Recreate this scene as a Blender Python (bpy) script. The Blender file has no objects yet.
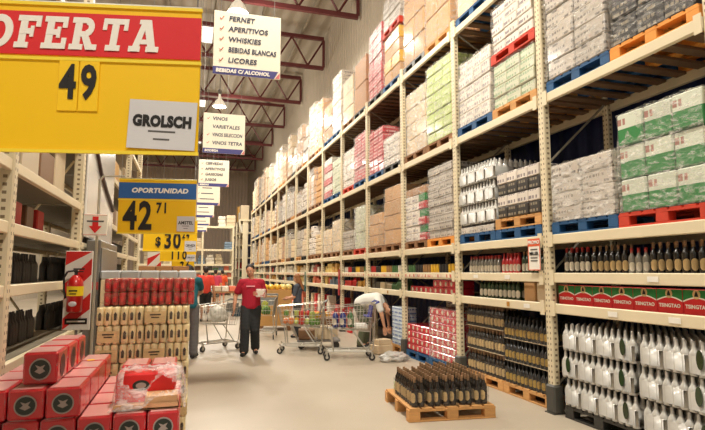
import bpy, bmesh, math, random
from mathutils import Vector, Matrix, noise, Euler
R = math.radians
sc = bpy.context.scene
col = sc.collection
# ------------------------------------------------------------------ camera, world, lights, exposure
cam = bpy.data.objects.new('camera', bpy.data.cameras.new('camera')); col.objects.link(cam)
cam.location = (0, 0, 1.6); cam.rotation_euler = (R(90 + 6.138), 0, R(-17.25))
cam.data.sensor_width = 36; cam.data.lens = 530 / 705 * 36; cam.data.clip_end = 200; cam.data.clip_start = .05
sc.camera = cam
w = bpy.data.worlds.new('world'); sc.world = w; w.use_nodes = True
bg = w.node_tree.nodes['Background']; bg.inputs[0].default_value = (1, .93, .82, 1); bg.inputs[1].default_value = .3
sc.view_settings.view_transform = 'Standard'; sc.view_settings.look = 'None'
sc.view_settings.gamma = 1; sc.view_settings.use_curve_mapping = False; sc.view_settings.exposure = 0.0
sc.cycles.max_bounces = 6; sc.cycles.transparent_max_bounces = 12
LAMP_Z = 9.85
def area(loc, power, size, color=(1, .93, .81), rot=(0, 0, 0)):
    l = bpy.data.lights.new('hall_light', 'AREA'); l.shape = 'DISK'; l.size = size; l.energy = power; l.color = color
    o = bpy.data.objects.new('hall_light', l); o.location = loc; o.rotation_euler = rot; col.objects.link(o)
for y in (-3.6, 6.2, 16.0, 25.8, 35.6):
    for x, pw in ((1.4, 560), (-4.5, 230)):
        area((x, y, LAMP_Z - .44), pw, .55)
        l = bpy.data.lights.new('bulb_light', 'POINT'); l.energy = pw * .55; l.color = (1, .93, .81); l.shadow_soft_size = .2
        o = bpy.data.objects.new('bulb_light', l); o.location = (x, y, LAMP_Z - .62); col.objects.link(o)

# ------------------------------------------------------------------ materials
def lin(c):
    return tuple((v / 255 / 12.92) if v / 255 <= .04045 else ((v / 255 + .055) / 1.055) ** 2.4 for v in c) + (1,)
MATS = {}
def mat(name, c, rough=.6, metal=0, var=.0, scale=8, coat=0, emit=0, rnd=0, bump=0, c2=None, thr=None, stretch=(1, 1, 1), coords='Object', alpha=None):
    """procedural principled: noise variation, optional second colour patches, per-object brightness"""
    if name in MATS: return MATS[name]
    m = bpy.data.materials.new(name); m.use_nodes = True; MATS[name] = m
    n = m.node_tree.nodes; L = m.node_tree.links; b = n['Principled BSDF']
    b.inputs['Base Color'].default_value = lin(c); b.inputs['Roughness'].default_value = rough; b.inputs['Metallic'].default_value = metal
    if coat: b.inputs['Coat Weight'].default_value = coat; b.inputs['Coat Roughness'].default_value = .12
    if emit: b.inputs['Emission Color'].default_value = lin(c); b.inputs['Emission Strength'].default_value = emit
    tc = n.new('ShaderNodeTexCoord'); mp = n.new('ShaderNodeMapping'); mp.inputs['Scale'].default_value = stretch
    L.new(tc.outputs[coords], mp.inputs[0])
    cur = None
    nz = n.new('ShaderNodeTexNoise'); nz.inputs['Scale'].default_value = scale; nz.inputs['Detail'].default_value = 3
    L.new(mp.outputs[0], nz.inputs['Vector'])
    if c2 is not None:
        mx = n.new('ShaderNodeMix'); mx.data_type = 'RGBA'; mx.inputs[6].default_value = lin(c); mx.inputs[7].default_value = lin(c2)
        if thr is not None:
            rp = n.new('ShaderNodeMapRange'); rp.inputs[1].default_value = thr; rp.inputs[2].default_value = thr + .04
            L.new(nz.outputs[0], rp.inputs[0]); L.new(rp.outputs[0], mx.inputs[0])
        else: L.new(nz.outputs[0], mx.inputs[0])
        cur = mx.outputs[2]
    if var or rnd:
        hs = n.new('ShaderNodeHueSaturation')
        if cur: L.new(cur, hs.inputs['Color'])
        else: hs.inputs['Color'].default_value = lin(c)
        mr = n.new('ShaderNodeMapRange'); mr.inputs[3].default_value = 1 - var; mr.inputs[4].default_value = 1 + var
        L.new(nz.outputs[0], mr.inputs[0]); val = mr.outputs[0]
        if rnd:
            oi = n.new('ShaderNodeObjectInfo'); m2 = n.new('ShaderNodeMapRange'); m2.inputs[3].default_value = 1 - rnd; m2.inputs[4].default_value = 1 + rnd
            L.new(oi.outputs['Random'], m2.inputs[0]); mu = n.new('ShaderNodeMath'); mu.operation = 'MULTIPLY'
            L.new(val, mu.inputs[0]); L.new(m2.outputs[0], mu.inputs[1]); val = mu.outputs[0]
        L.new(val, hs.inputs['Value']); cur = hs.outputs[0]
    if cur: L.new(cur, b.inputs['Base Color'])
    if bump:
        bp = n.new('ShaderNodeBump'); bp.inputs['Strength'].default_value = bump; bp.inputs['Distance'].default_value = .02
        L.new(nz.outputs[0], bp.inputs['Height']); L.new(bp.outputs[0], b.inputs['Normal'])
    return m
def film_mat(name, c=(245, 240, 232), lo=.06, hi=.6, scale=11, rough=.2):
    if name in MATS: return MATS[name]
    m = bpy.data.materials.new(name); m.use_nodes = True; MATS[name] = m
    n = m.node_tree.nodes; L = m.node_tree.links; b = n['Principled BSDF']; out = n['Material Output']
    b.inputs['Base Color'].default_value = lin(c); b.inputs['Roughness'].default_value = rough
    tr = n.new('ShaderNodeBsdfTransparent'); mx = n.new('ShaderNodeMixShader')
    tc = n.new('ShaderNodeTexCoord'); mp = n.new('ShaderNodeMapping'); mp.inputs['Scale'].default_value = (1, 1, 2.6); mp.inputs['Rotation'].default_value = (.9, .3, .2)
    nz = n.new('ShaderNodeTexNoise'); nz.inputs['Scale'].default_value = scale; nz.inputs['Detail'].default_value = 6; nz.inputs['Roughness'].default_value = .62; nz.inputs['Distortion'].default_value = .5
    mr = n.new('ShaderNodeMapRange'); mr.inputs[1].default_value = .46; mr.inputs[2].default_value = .72; mr.inputs[3].default_value = lo; mr.inputs[4].default_value = hi
    bp = n.new('ShaderNodeBump'); bp.inputs['Strength'].default_value = .9; bp.inputs['Distance'].default_value = .03
    L.new(tc.outputs['Object'], mp.inputs[0]); L.new(mp.outputs[0], nz.inputs['Vector']); L.new(nz.outputs[0], mr.inputs[0]); L.new(mr.outputs[0], mx.inputs[0])
    L.new(nz.outputs[0], bp.inputs['Height']); L.new(bp.outputs[0], b.inputs['Normal'])
    L.new(tr.outputs[0], mx.inputs[1]); L.new(b.outputs[0], mx.inputs[2]); L.new(mx.outputs[0], out.inputs[0])
    return m
def perforated(name, c):
    """cream upright steel with two columns of punched slots (object space, z repeats)"""
    m = mat(name, c, .5, var=.08, scale=3)
    n = m.node_tree.nodes; L = m.node_tree.links; b = n['Principled BSDF']
    src = b.inputs['Base Color'].links[0].from_socket
    tc = n.new('ShaderNodeTexCoord'); sx = n.new('ShaderNodeSeparateXYZ'); L.new(tc.outputs['Object'], sx.inputs[0])
    def M(op, a, bb=None):
        q = n.new('ShaderNodeMath'); q.operation = op
        for i, v in enumerate((a, bb)):
            if v is None: continue
            if isinstance(v, (int, float)): q.inputs[i].default_value = v
            else: L.new(v, q.inputs[i])
        return q.outputs[0]
    z = M('ABSOLUTE', M('SUBTRACT', M('FRACT', M('MULTIPLY', sx.outputs[2], 1 / .062)), .5))
    zz = M('LESS_THAN', z, .2)
    y = M('ABSOLUTE', M('SUBTRACT', M('ABSOLUTE', sx.outputs[1]), .024)); yy = M('LESS_THAN', y, .0085)
    x = M('ABSOLUTE', sx.outputs[0]); xx = M('LESS_THAN', x, .015)
    f = M('MULTIPLY', zz, M('MAXIMUM', yy, xx))
    mx = n.new('ShaderNodeMix'); mx.data_type = 'RGBA'; mx.inputs[7].default_value = lin((128, 110, 84))
    L.new(f, mx.inputs[0]); L.new(src, mx.inputs[6]); L.new(mx.outputs[2], b.inputs['Base Color'])
    return m
CREAM = mat('cream_steel', (226, 212, 180), .5, var=.07, scale=2.5)
CREAM_P = perforated('perforated_cream_steel', (222, 208, 176))
DARKSTEEL = mat('dark_foot_steel', (74, 72, 66), .55, var=.2)
DECK = mat('deck_slats', (120, 92, 62), .8, var=.3, scale=14, stretch=(1, 6, 1))
WOOD = mat('pallet_pine', (205, 152, 92), .75, var=.28, scale=9, stretch=(1, 1, 4), rnd=.12)
WOODBR = mat('pallet_brown', (140, 98, 62), .8, var=.28, scale=9, rnd=.12)
WOODOR = mat('pallet_orange', (228, 150, 62), .7, var=.2, scale=9)
BLUE = mat('pallet_blue', (30, 82, 128), .6, var=.25, scale=9, rnd=.1)
REDP = mat('pallet_red', (200, 60, 36), .65, var=.2, scale=9)
DARKP = mat('pallet_dark_plastic', (52, 50, 46), .5, var=.2)
def printed(name, c, ink, dz=.09, amt=.5, band=None, rnd_=.1, hi=None):
    """carton colour with rows of blocky print, object space; band: (colour, height) of a coloured lower part"""
    m = mat(name, c, .5, var=.08, scale=4, rnd=rnd_, coat=.35)
    n = m.node_tree.nodes; L = m.node_tree.links; b = n['Principled BSDF']; src = b.inputs['Base Color'].links[0].from_socket
    tc = n.new('ShaderNodeTexCoord'); sp = n.new('ShaderNodeSeparateXYZ'); L.new(tc.outputs['Object'], sp.inputs[0])
    def M(op, a, bb=None):
        q = n.new('ShaderNodeMath'); q.operation = op
        for i, v in enumerate((a, bb)):
            if v is None: continue
            if isinstance(v, (int, float)): q.inputs[i].default_value = v
            else: L.new(v, q.inputs[i])
        return q.outputs[0]
    if band:
        mb = n.new('ShaderNodeMix'); mb.data_type = 'RGBA'; mb.inputs[7].default_value = lin(band[0]); L.new(M('LESS_THAN', sp.outputs[2], band[1]), mb.inputs[0]); L.new(src, mb.inputs[6]); src = mb.outputs[2]
    row = M('FLOOR', M('MULTIPLY', sp.outputs[2], 1 / dz)); inrow = M('LESS_THAN', M('ABSOLUTE', M('SUBTRACT', M('FRACT', M('MULTIPLY', sp.outputs[2], 1 / dz)), .5)), .2)
    xy = M('ADD', sp.outputs[0], M('MULTIPLY', sp.outputs[1], 1.0)); qx = M('FLOOR', M('MULTIPLY', xy, 62)); wd = M('FLOOR', M('MULTIPLY', xy, 9))
    cb = n.new('ShaderNodeCombineXYZ'); L.new(qx, cb.inputs[0]); L.new(row, cb.inputs[1]); wn = n.new('ShaderNodeTexWhiteNoise'); wn.noise_dimensions = '2D'; L.new(cb.outputs[0], wn.inputs['Vector'])
    c3 = n.new('ShaderNodeCombineXYZ'); L.new(wd, c3.inputs[0]); L.new(row, c3.inputs[1]); w2 = n.new('ShaderNodeTexWhiteNoise'); w2.noise_dimensions = '2D'; L.new(c3.outputs[0], w2.inputs['Vector'])
    f = M('MULTIPLY', M('MULTIPLY', inrow, M('GREATER_THAN', wn.outputs[0], .3)), M('LESS_THAN', w2.outputs[0], amt))
    mx = n.new('ShaderNodeMix'); mx.data_type = 'RGBA'; mx.inputs[7].default_value = lin(ink); L.new(M('MULTIPLY', f, .8), mx.inputs[0]); L.new(src, mx.inputs[6]); L.new(mx.outputs[2], b.inputs['Base Color'])
    return m
CARTON = mat('carton_kraft', (196, 152, 104), .7, var=.12, scale=5, rnd=.14, coat=.15)
CARTBE = mat('carton_beige', (222, 198, 162), .6, var=.12, scale=5, rnd=.12, coat=.3)
CARTBR = mat('carton_brown', (172, 126, 84), .7, var=.12, scale=5, rnd=.12, coat=.15)
CARTWH = printed('carton_white_printed', (226, 216, 204), (96, 84, 96), .1, .42)
CARTGR = printed('carton_grey_printed', (188, 178, 166), (70, 62, 58), .07, .6)
CARTGN = printed('carton_green_white', (206, 208, 180), (92, 140, 84), .08, .6)
CARTLG = printed('carton_light_green', (178, 196, 112), (214, 220, 176), .12, .6)
CARTRD = printed('carton_red', (186, 44, 52), (232, 190, 182), .08, .55)
CARTYE = printed('carton_yellow', (222, 172, 52), (170, 110, 50), .12, .5)
CARTBL = printed('carton_blue_white', (206, 218, 228), (30, 92, 172), .075, 1.1)
BLACKC = printed('carton_black', (40, 36, 34), (150, 138, 116), .08, .5)
GREENC = printed('case_green', (206, 212, 194), (150, 60, 50), .16, .3, band=((32, 124, 56), .17))
GLASSD = mat('dark_bottle_glass', (34, 28, 22), .18, rnd=.3, coat=.4)
GLASSG = mat('green_bottle_glass', (44, 62, 36), .18, rnd=.3, coat=.4)
LABELT = mat('bottle_label_tan', (206, 176, 124), .55, rnd=.15)
LABELW = mat('bottle_label_white', (222, 212, 192), .55, rnd=.15)
GOLDF = mat('gold_foil', (204, 168, 84), .4, metal=.3, rnd=.1)
CAPG = mat('bottle_cap_gold', (150, 116, 84), .45, rnd=.2)
CAPR = mat('bottle_cap_red', (176, 46, 40), .4)
BLACK = mat('black_plastic', (26, 25, 25), .5)
RUBBER = mat('rubber', (52, 50, 48), .7)
CHROME = mat('cart_wire', (196, 192, 182), .32, metal=.75)
GREYMET = mat('grey_metal', (132, 130, 128), .4, metal=.4, var=.1, scale=2)
WHITE = mat('white_plate', (238, 234, 224), .5)
PAPER = mat('paper', (214, 212, 214), .7, var=.06, scale=6)
BOARD = mat('hanging_board_white', (246, 238, 218), .6)
PURPLE = mat('band_purple', (66, 62, 128), .5)
INK = mat('ink_dark', (44, 48, 74), .6)
INKB = mat('ink_black', (28, 24, 20), .6)
TICK = mat('tick_red', (206, 82, 58), .6)
YELLOW = mat('poster_yellow', (250, 200, 0), .5, var=.03, scale=3)
YELLOW2 = mat('poster_yellow_light', (252, 222, 60), .45)
REDS = mat('poster_red', (222, 34, 40), .5)
BLUES = mat('poster_blue', (38, 96, 166), .5)
REDG = mat('red_gloss_case', (204, 22, 36), .3, coat=.6, rnd=.1, var=.05)
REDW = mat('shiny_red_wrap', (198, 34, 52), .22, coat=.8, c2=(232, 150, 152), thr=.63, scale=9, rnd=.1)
TOPP = mat('painted_wrap_sheen', (240, 176, 172), .3, coat=.6, var=.12, scale=12)  # lamp light reflected by the wrapped tops, painted in as pale pink
GOLDCAN = mat('gold_can', (232, 212, 162), .38, metal=.05, rnd=.1, c2=(176, 142, 88), thr=.64, scale=22)
GOLDCARD = mat('gold_card', (212, 186, 130), .5, rnd=.08, var=.1)
REDCAN = mat('red_can', (176, 32, 40), .35, rnd=.2, c2=(220, 196, 160), thr=.66, scale=22)
TRUSS = mat('truss_oxide_red', (98, 42, 42), .6, var=.1)
FILM = film_mat('stretch_film')
FILMH = film_mat('stretch_film_heavy', lo=.22, hi=.8, scale=9)
FILML = film_mat('stretch_film_light', lo=.03, hi=.4, scale=13)
MILK = mat('milky_shrink_film', (188, 185, 178), .3, coat=.6, var=.1, scale=14, rnd=.06)
SKIN = mat('skin', (202, 148, 116), .55, var=.05)
HAIRB = mat('hair_black', (34, 26, 22), .6); HAIRBR = mat('hair_brown', (150, 98, 56), .6, var=.2, scale=30)
TEAL = mat('cloth_teal', (22, 92, 104), .85, var=.1, scale=5); MAROON = mat('cloth_crimson', (164, 18, 44), .85, var=.06, scale=5)
JEANS = mat('cloth_grey_jeans', (104, 102, 100), .9, var=.18, scale=6); PANTS = mat('cloth_dark_trousers', (40, 42, 44), .9, var=.15, scale=6)
CORAL = mat('cloth_coral', (226, 72, 58), .85); ORANGE = mat('cloth_orange', (230, 92, 50), .85); PINK = mat('cloth_pink', (206, 70, 96), .85)
SLATE = mat('cloth_slate', (76, 82, 94), .9, var=.25, scale=40); WSHIRT = mat('cloth_white', (226, 224, 216), .85, var=.04); OLIVE = mat('cloth_olive', (92, 96, 74), .9)
def mcolor(rgb, rough=.5, coat=.2, rnd=.1):
    return mat('goods_%d_%d_%d' % rgb, rgb, rough, coat=coat, rnd=rnd, var=.08)

# ------------------------------------------------------------------ mesh builder
class MB:
    def __init__(s): s.v = []; s.f = []; s.m = []
    def add(s, vs, fs, m=0):
        o = len(s.v); s.v += [tuple(p) for p in vs]; s.f += [tuple(i + o for i in f) for f in fs]; s.m += [m] * len(fs); return s
    def box(s, c, d, rz=0, m=0, rot=None):
        hx, hy, hz = d[0] / 2, d[1] / 2, d[2] / 2
        vs = [Vector((x, y, z)) for x in (-hx, hx) for y in (-hy, hy) for z in (-hz, hz)]
        if rot is not None: vs = [rot @ p for p in vs]
        elif rz: q = Matrix.Rotation(rz, 3, 'Z'); vs = [q @ p for p in vs]
        c = Vector(c); return s.add([p + c for p in vs], [(0, 1, 3, 2), (4, 6, 7, 5), (0, 4, 5, 1), (2, 3, 7, 6), (0, 2, 6, 4), (1, 5, 7, 3)], m)
    def cbox(s, c, d, b=.006, m=0, rz=0):
        h = [q / 2 for q in d]; vs = []; idx = {}
        for sx in (-1, 1):
            for sy in (-1, 1):
                for sz in (-1, 1):
                    for a in range(3):
                        p = [sx * (h[0] - b), sy * (h[1] - b), sz * (h[2] - b)]; p[a] = (sx, sy, sz)[a] * h[a]
                        idx[sx, sy, sz, a] = len(vs); vs.append(Vector(p))
        fs = []
        for a in range(3):
            u, v = (a + 1) % 3, (a + 2) % 3
            for sg in (-1, 1):
                q = []
                for (i, j) in ((-1, -1), (1, -1), (1, 1), (-1, 1)):
                    k = [0, 0, 0]; k[a] = sg; k[u] = i; k[v] = j; q.append(idx[k[0], k[1], k[2], a])
                fs.append(q if sg > 0 else q[::-1])
            for i in (-1, 1):
                for j in (-1, 1):
                    k0 = [0] * 3; k0[u] = i; k0[v] = j; k1 = list(k0); k0[a] = -1; k1[a] = 1
                    fs.append([idx[(*k0, u)], idx[(*k1, u)], idx[(*k1, v)], idx[(*k0, v)]])
        for sx in (-1, 1):
            for sy in (-1, 1):
                for sz in (-1, 1): fs.append([idx[sx, sy, sz, a] for a in range(3)])
        if rz: q = Matrix.Rotation(rz, 3, 'Z'); vs = [q @ p for p in vs]
        c = Vector(c); return s.add([p + c for p in vs], fs, m)
    def tube(s, p0, p1, r0, r1=None, seg=6, m=0, caps=True):
        r1 = r0 if r1 is None else r1; p0 = Vector(p0); p1 = Vector(p1); d = (p1 - p0).normalized()
        a = d.orthogonal().normalized(); b = d.cross(a); vs = []
        for p, r in ((p0, r0), (p1, r1)):
            for i in range(seg): t = 2 * math.pi * (i + .5) / seg; vs.append(p + (a * math.cos(t) + b * math.sin(t)) * r)
        fs = [(i, (i + 1) % seg, seg + (i + 1) % seg, seg + i) for i in range(seg)]
        if caps: fs += [tuple(range(seg))[::-1], tuple(range(seg, 2 * seg))]
        return s.add(vs, fs, m)
    def path(s, pts, r, seg=6, m=0):
        for a, b in zip(pts, pts[1:]): s.tube(a, b, r, seg=seg, m=m)
        return s
    def lathe(s, prof, c=(0, 0, 0), seg=12, m=0, cap=True):
        vs = [(c[0] + r * math.cos(2 * math.pi * i / seg), c[1] + r * math.sin(2 * math.pi * i / seg), c[2] + z) for r, z in prof for i in range(seg)]
        fs = [(k * seg + i, k * seg + (i + 1) % seg, (k + 1) * seg + (i + 1) % seg, (k + 1) * seg + i) for k in range(len(prof) - 1) for i in range(seg)]
        if cap: fs += [tuple(range(seg))[::-1], tuple(range((len(prof) - 1) * seg, len(prof) * seg))]
        return s.add(vs, fs, m)
    def ball(s, c, r, seg=10, rings=6, m=0):
        r = (r, r, r) if isinstance(r, (int, float)) else r
        vs = [(c[0], c[1], c[2] - r[2])]
        for k in range(1, rings):
            p = math.pi * k / rings
            for i in range(seg): t = 2 * math.pi * i / seg; vs.append((c[0] + r[0] * math.sin(p) * math.cos(t), c[1] + r[1] * math.sin(p) * math.sin(t), c[2] - r[2] * math.cos(p)))
        vs.append((c[0], c[1], c[2] + r[2])); n = len(vs) - 1
        fs = [(0, 1 + (i + 1) % seg, 1 + i) for i in range(seg)] + [(n, n - seg + i, n - seg + (i + 1) % seg) for i in range(seg)]
        fs += [(1 + k * seg + i, 1 + k * seg + (i + 1) % seg, 1 + (k + 1) * seg + (i + 1) % seg, 1 + (k + 1) * seg + i) for k in range(rings - 2) for i in range(seg)]
        return s.add(vs, fs, m)
    def poly(s, pts, y0, y1, m=0):
        """extrude an x,z outline between two y"""
        n = len(pts); vs = [(x, y0, z) for x, z in pts] + [(x, y1, z) for x, z in pts]
        return s.add(vs, [tuple(range(n)), tuple(range(n, 2 * n))[::-1]] + [(i, i + n, (i + 1) % n + n, (i + 1) % n) for i in range(n)], m)
    def mesh(s, name, *mats, smooth=False):
        me = bpy.data.meshes.new(name); me.from_pydata(s.v, [], s.f)
        for q in mats: me.materials.append(q)
        if len(mats) > 1: me.polygons.foreach_set('material_index', s.m)
        if smooth: me.polygons.foreach_set('use_smooth', [True] * len(s.f))
        me.update(); return me
def fixn(me):
    b = bmesh.new(); b.from_mesh(me); bmesh.ops.recalc_face_normals(b, faces=b.faces); b.to_mesh(me); b.free(); return me
def ob(name, me, parent=None, loc=(0, 0, 0), rz=0):
    o = bpy.data.objects.new(name, me); col.objects.link(o); o.location = loc; o.rotation_euler = (0, 0, rz)
    if parent is not None: o.parent = parent
    return o
def tag(o, label, cat, group=None):
    o['label'] = label; o['category'] = cat
    if group: o['group'] = group
    return o
def thing(name, label, cat, loc=(0, 0, 0), rz=0, group=None):
    return tag(ob(name, None, None, loc, rz), label, cat, group)
def struct(name, me, loc=(0, 0, 0)):
    o = ob(name, me, None, loc); o['kind'] = 'structure'; return o
KIDS = {}
def kids(o):
    return [c for c in ALLP.get(o.name, [])]
ALLP = {}
def dup(o, loc, rz=0, label=None, group=None, parent=None):
    c = o.copy(); col.objects.link(c); c.parent = parent; c.location = loc; c.rotation_euler = (0, 0, rz)
    if label: c['label'] = label
    if group: c['group'] = group
    for ch in o.children:
        d = dup(ch, ch.location, 0, parent=c); d.rotation_euler = ch.rotation_euler
    return c
class Proto:
    """a recipe kept outside the scene: parts as (name, mesh, loc, rot, subparts); built by obj creation, so nothing unseen stays in the file"""
    def __init__(s, name, cat, parts): s.name = name; s.cat = cat; s.parts = parts
    def put(s, label, loc, rz=0, group=None, single=None):
        if single is not None: return tag(ob(s.name, single, None, loc, rz), label, s.cat, group)
        t = thing(s.name, label, s.cat, loc, rz, group); s._p(t, s.parts); return t
    def _p(s, par, parts):
        for p in parts:
            o = ob(p[0], p[1], par, p[2], p[3] if len(p) > 3 else 0)
            if len(p) > 4: s._p(o, p[4])
def text_mesh(txt, size, m, bold=0, shear=0, extrude=.002, align='CENTER', sx=1):
    cu = bpy.data.curves.new('lettering', 'FONT'); cu.body = txt; cu.size = size; cu.offset = bold; cu.shear = shear; cu.extrude = extrude
    cu.align_x = align; cu.align_y = 'CENTER'; cu.resolution_u = 3; cu.space_character = 1 + bold / size * 1.2
    o = bpy.data.objects.new('lettering', cu); col.objects.link(o)
    dg = bpy.context.evaluated_depsgraph_get(); me = bpy.data.meshes.new_from_object(o.evaluated_get(dg))
    bpy.data.objects.remove(o); bpy.data.curves.remove(cu)
    me.transform(Matrix.Rotation(R(90), 4, 'X') @ Matrix.Diagonal((sx, 1, 1, 1))); me.materials.clear(); me.materials.append(m)
    me.name = 'lettering'
    return me
def ordn(i): return ['first', 'second', 'third', 'fourth', 'fifth', 'sixth', 'seventh', 'eighth', 'ninth', 'tenth', 'eleventh', 'twelfth', 'thirteenth', 'fourteenth', 'fifteenth', 'sixteenth', 'seventeenth', 'eighteenth', 'nineteenth', 'twentieth'][i]

# ------------------------------------------------------------------ the hall
P = lambda k: 5.29 + 2.19 * k              # post centres along the big rack
RX, RB = 4.07, 5.02                          # front and rear post planes
floor_m = mat('polished_concrete', (184, 172, 154), .42, var=.06, scale=1.2)
n = floor_m.node_tree.nodes; L = floor_m.node_tree.links; b = n['Principled BSDF']
nz = n.new('ShaderNodeTexNoise'); nz.inputs['Scale'].default_value = .5; nz.inputs['Detail'].default_value = 6
mx = n.new('ShaderNodeMix'); mx.data_type = 'RGBA'; mx.blend_type = 'MULTIPLY'; mx.inputs[0].default_value = .5
cr = n.new('ShaderNodeValToRGB'); cr.color_ramp.elements[0].color = (.62, .6, .57, 1); cr.color_ramp.elements[0].position = .3; cr.color_ramp.elements[1].color = (1, 1, 1, 1); cr.color_ramp.elements[1].position = .7
src = b.inputs['Base Color'].links[0].from_socket
tc = n.new('ShaderNodeTexCoord'); L.new(tc.outputs['Object'], nz.inputs['Vector']); L.new(nz.outputs[0], cr.inputs[0]); L.new(src, mx.inputs[6]); L.new(cr.outputs[0], mx.inputs[7]); L.new(mx.outputs[2], b.inputs['Base Color'])
struct('floor', MB().box((-4, 22, -.1), (24, 68, .2)).mesh('floor', floor_m))
def ribbed(name, c, axis, per=.3, amt=.12):
    m = mat(name, c, .6, var=.05, scale=.6); n = m.node_tree.nodes; L = m.node_tree.links; b = n['Principled BSDF']
    tc = n.new('ShaderNodeTexCoord'); s = n.new('ShaderNodeSeparateXYZ'); L.new(tc.outputs['Object'], s.inputs[0])
    a = n.new('ShaderNodeMath'); a.operation = 'MULTIPLY'; a.inputs[1].default_value = 2 * math.pi / per; L.new(s.outputs[axis], a.inputs[0])
    q = n.new('ShaderNodeMath'); q.operation = 'SINE'; L.new(a.outputs[0], q.inputs[0])
    bp = n.new('ShaderNodeBump'); bp.inputs['Strength'].default_value = .7; bp.inputs['Distance'].default_value = .03; L.new(q.outputs[0], bp.inputs['Height']); L.new(bp.outputs[0], b.inputs['Normal'])
    return m
WALLG = ribbed('ribbed_grey_cladding', (184, 172, 154), 1); NAVY = ribbed('navy_cladding', (28, 44, 92), 1)
WX = 5.5
struct('wall_right', MB().box((WX + .1, 25, 8.9), (.2, 56, 6.6)).box((WX + .1, 25, 2.8), (.2, 56, 5.6), m=1).mesh('wall_right', WALLG, NAVY))
struct('wall_back', MB().box((-4, 53, 6), (20, .2, 12.2)).mesh('wall_back', ribbed('back_cladding', (206, 184, 164), 0)))
CEILM = ribbed('ceiling_sheet', (172, 162, 146), 0, .5)
struct('ceiling', MB().box((-4.2, 25, 12.1), (19.8, 58, .2)).mesh('ceiling', CEILM))
SKYL = mat('skylight_panel', (255, 250, 240), .5, emit=1.3)
for i, (x, y) in enumerate(((.2, 23.2), (.2, 13.2), (.2, 33), (-3.6, 23.2), (-3.6, 33), (.2, 43))):
    o = struct('window_%d' % (i + 1), MB().box((x, y, 11.97), (1.1, 1.6, .05)).mesh('skylight', SKYL))
for i, x in enumerate((4.4, 2.6, .8, -1.0, -2.8, -4.6)):
    struct('trim_%d' % (i + 1), MB().box((x, 25, 11.88), (.09, 56, .16)).mesh('purlin', mat('purlin', (150, 140, 124), .6)))
ty = [11.8 + 4.89 * k for k in range(-1, 8)]
def truss_mesh():
    m = MB(); x0, x1 = -9.0, 5.38
    m.box(((x0 + x1) / 2, 0, 11.7), (x1 - x0, .14, .15)); m.box(((x0 + x1) / 2, 0, 10.38), (x1 - x0, .14, .15)); m.box((x1, 0, 11.04), (.1, .1, 1.3))
    x = x1; up = True
    while x - .7 > x0:
        a, b_ = (11.68, 10.42) if up else (10.42, 11.68); m.tube((x, 0, a), (x - .7, 0, b_), .035, seg=4); x -= .7; up = not up
    return m
tm = truss_mesh()
def truss_parts():
    ch, we = MB(), MB(); x0, x1 = -9.0, 5.38
    lo = MB().box(((x0 + x1) / 2, 0, 10.38), (x1 - x0, .14, .15)).mesh('lower_chord', TRUSS)
    hi = MB().box(((x0 + x1) / 2, 0, 11.7), (x1 - x0, .14, .15)).mesh('upper_chord', TRUSS)
    we.box((x1, 0, 11.04), (.1, .1, 1.2)); x = x1; up = True
    while x - .7 > x0:
        a, b_ = (11.64, 10.45) if up else (10.45, 11.64); we.tube((x, 0, a), (x - .7, 0, b_), .04, seg=4); x -= .7; up = not up
    return [('upper_chord', hi, (0, 0, 0)), ('lower_chord', lo, (0, 0, 0)), ('web', we.mesh('web', TRUSS), (0, 0, 0))]
TR = Proto('roof_truss', 'roof truss', truss_parts())
for i, y in enumerate(ty):
    TR.put('dark red steel lattice roof truss, ' + ordn(i) + ' of its row counted from the camera', (0, y, 0), 0, 'red lattice trusses under the ceiling')

# lamps
BELL = mat('lamp_bell', (236, 226, 204), .35, emit=.6); GLOW = mat('lamp_glow', (255, 244, 220), .4, emit=16)
bell = MB().lathe([(.05, .62), (.07, .42), (.12, .36), (.2, .26), (.3, .04), (.31, 0)], seg=20, cap=False).mesh('shade', BELL, smooth=True)
bulb = MB().ball((0, 0, .04), (.285, .285, .11), 20, 10).mesh('diffuser', GLOW)
rod = MB().tube((0, 0, .6), (0, 0, 12.0 - LAMP_Z + .268), .012).mesh('cord', GREYMET)
gear = MB().lathe([(.09, .62), (.09, .82), (.05, .86)], seg=10).mesh('ballast', GREYMET)
LP = Proto('pendant_lamp', 'lamp', [('shade', bell, (0, 0, 0)), ('diffuser', bulb, (0, 0, 0)), ('cord', rod, (0, 0, 0)), ('ballast', gear, (0, 0, 0))])
for i, y in enumerate((6.2, 16.0, 25.8, 35.6)):
    LP.put('white bell-shaped high bay lamp hanging over the aisle, ' + ordn(i) + ' from the camera', (1.25, y, LAMP_Z - .27), 0, 'high bay lamps over the aisle')

# ------------------------------------------------------------------ the big rack
LV = {'A': 1.24, 'B': 1.59, 'C': 2.03, 'D': 3.72, 'E': 5.53}
NB = 14
rack = thing('pallet_rack', 'long cream steel pallet rack five levels high along the right wall', 'pallet rack', (0, 0, 0))
post = MB().cbox((0, 0, 3.12), (.09, .11, 5.24), .012).mesh('upright', CREAM_P)
post.transform(Matrix.Translation((0, 0, -.5)) @ Matrix.Identity(4))
post = MB().cbox((0, 0, 2.86), (.09, .11, 5.7), .012).mesh('upright', CREAM_P)
rpost = MB().cbox((0, 0, 2.86), (.08, .09, 5.7), .01).mesh('upright', CREAM_P)
guard = MB().cbox((0, 0, .16), (.14, .16, .32), .02).box((0, 0, .006), (.16, .165, .012)).mesh('post_guard', DARKSTEEL)
br = MB(); z = .3
while z < 5.3: br.tube((.04, 0, z), (RB - RX - .04, 0, z + .8), .016, seg=4); br.tube((RB - RX - .04, 0, z + .8), (.04, 0, z + 1.3), .016, seg=4); z += 1.3
brace = br.mesh('brace', mat('brace_grey', (140, 132, 116), .5))
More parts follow.
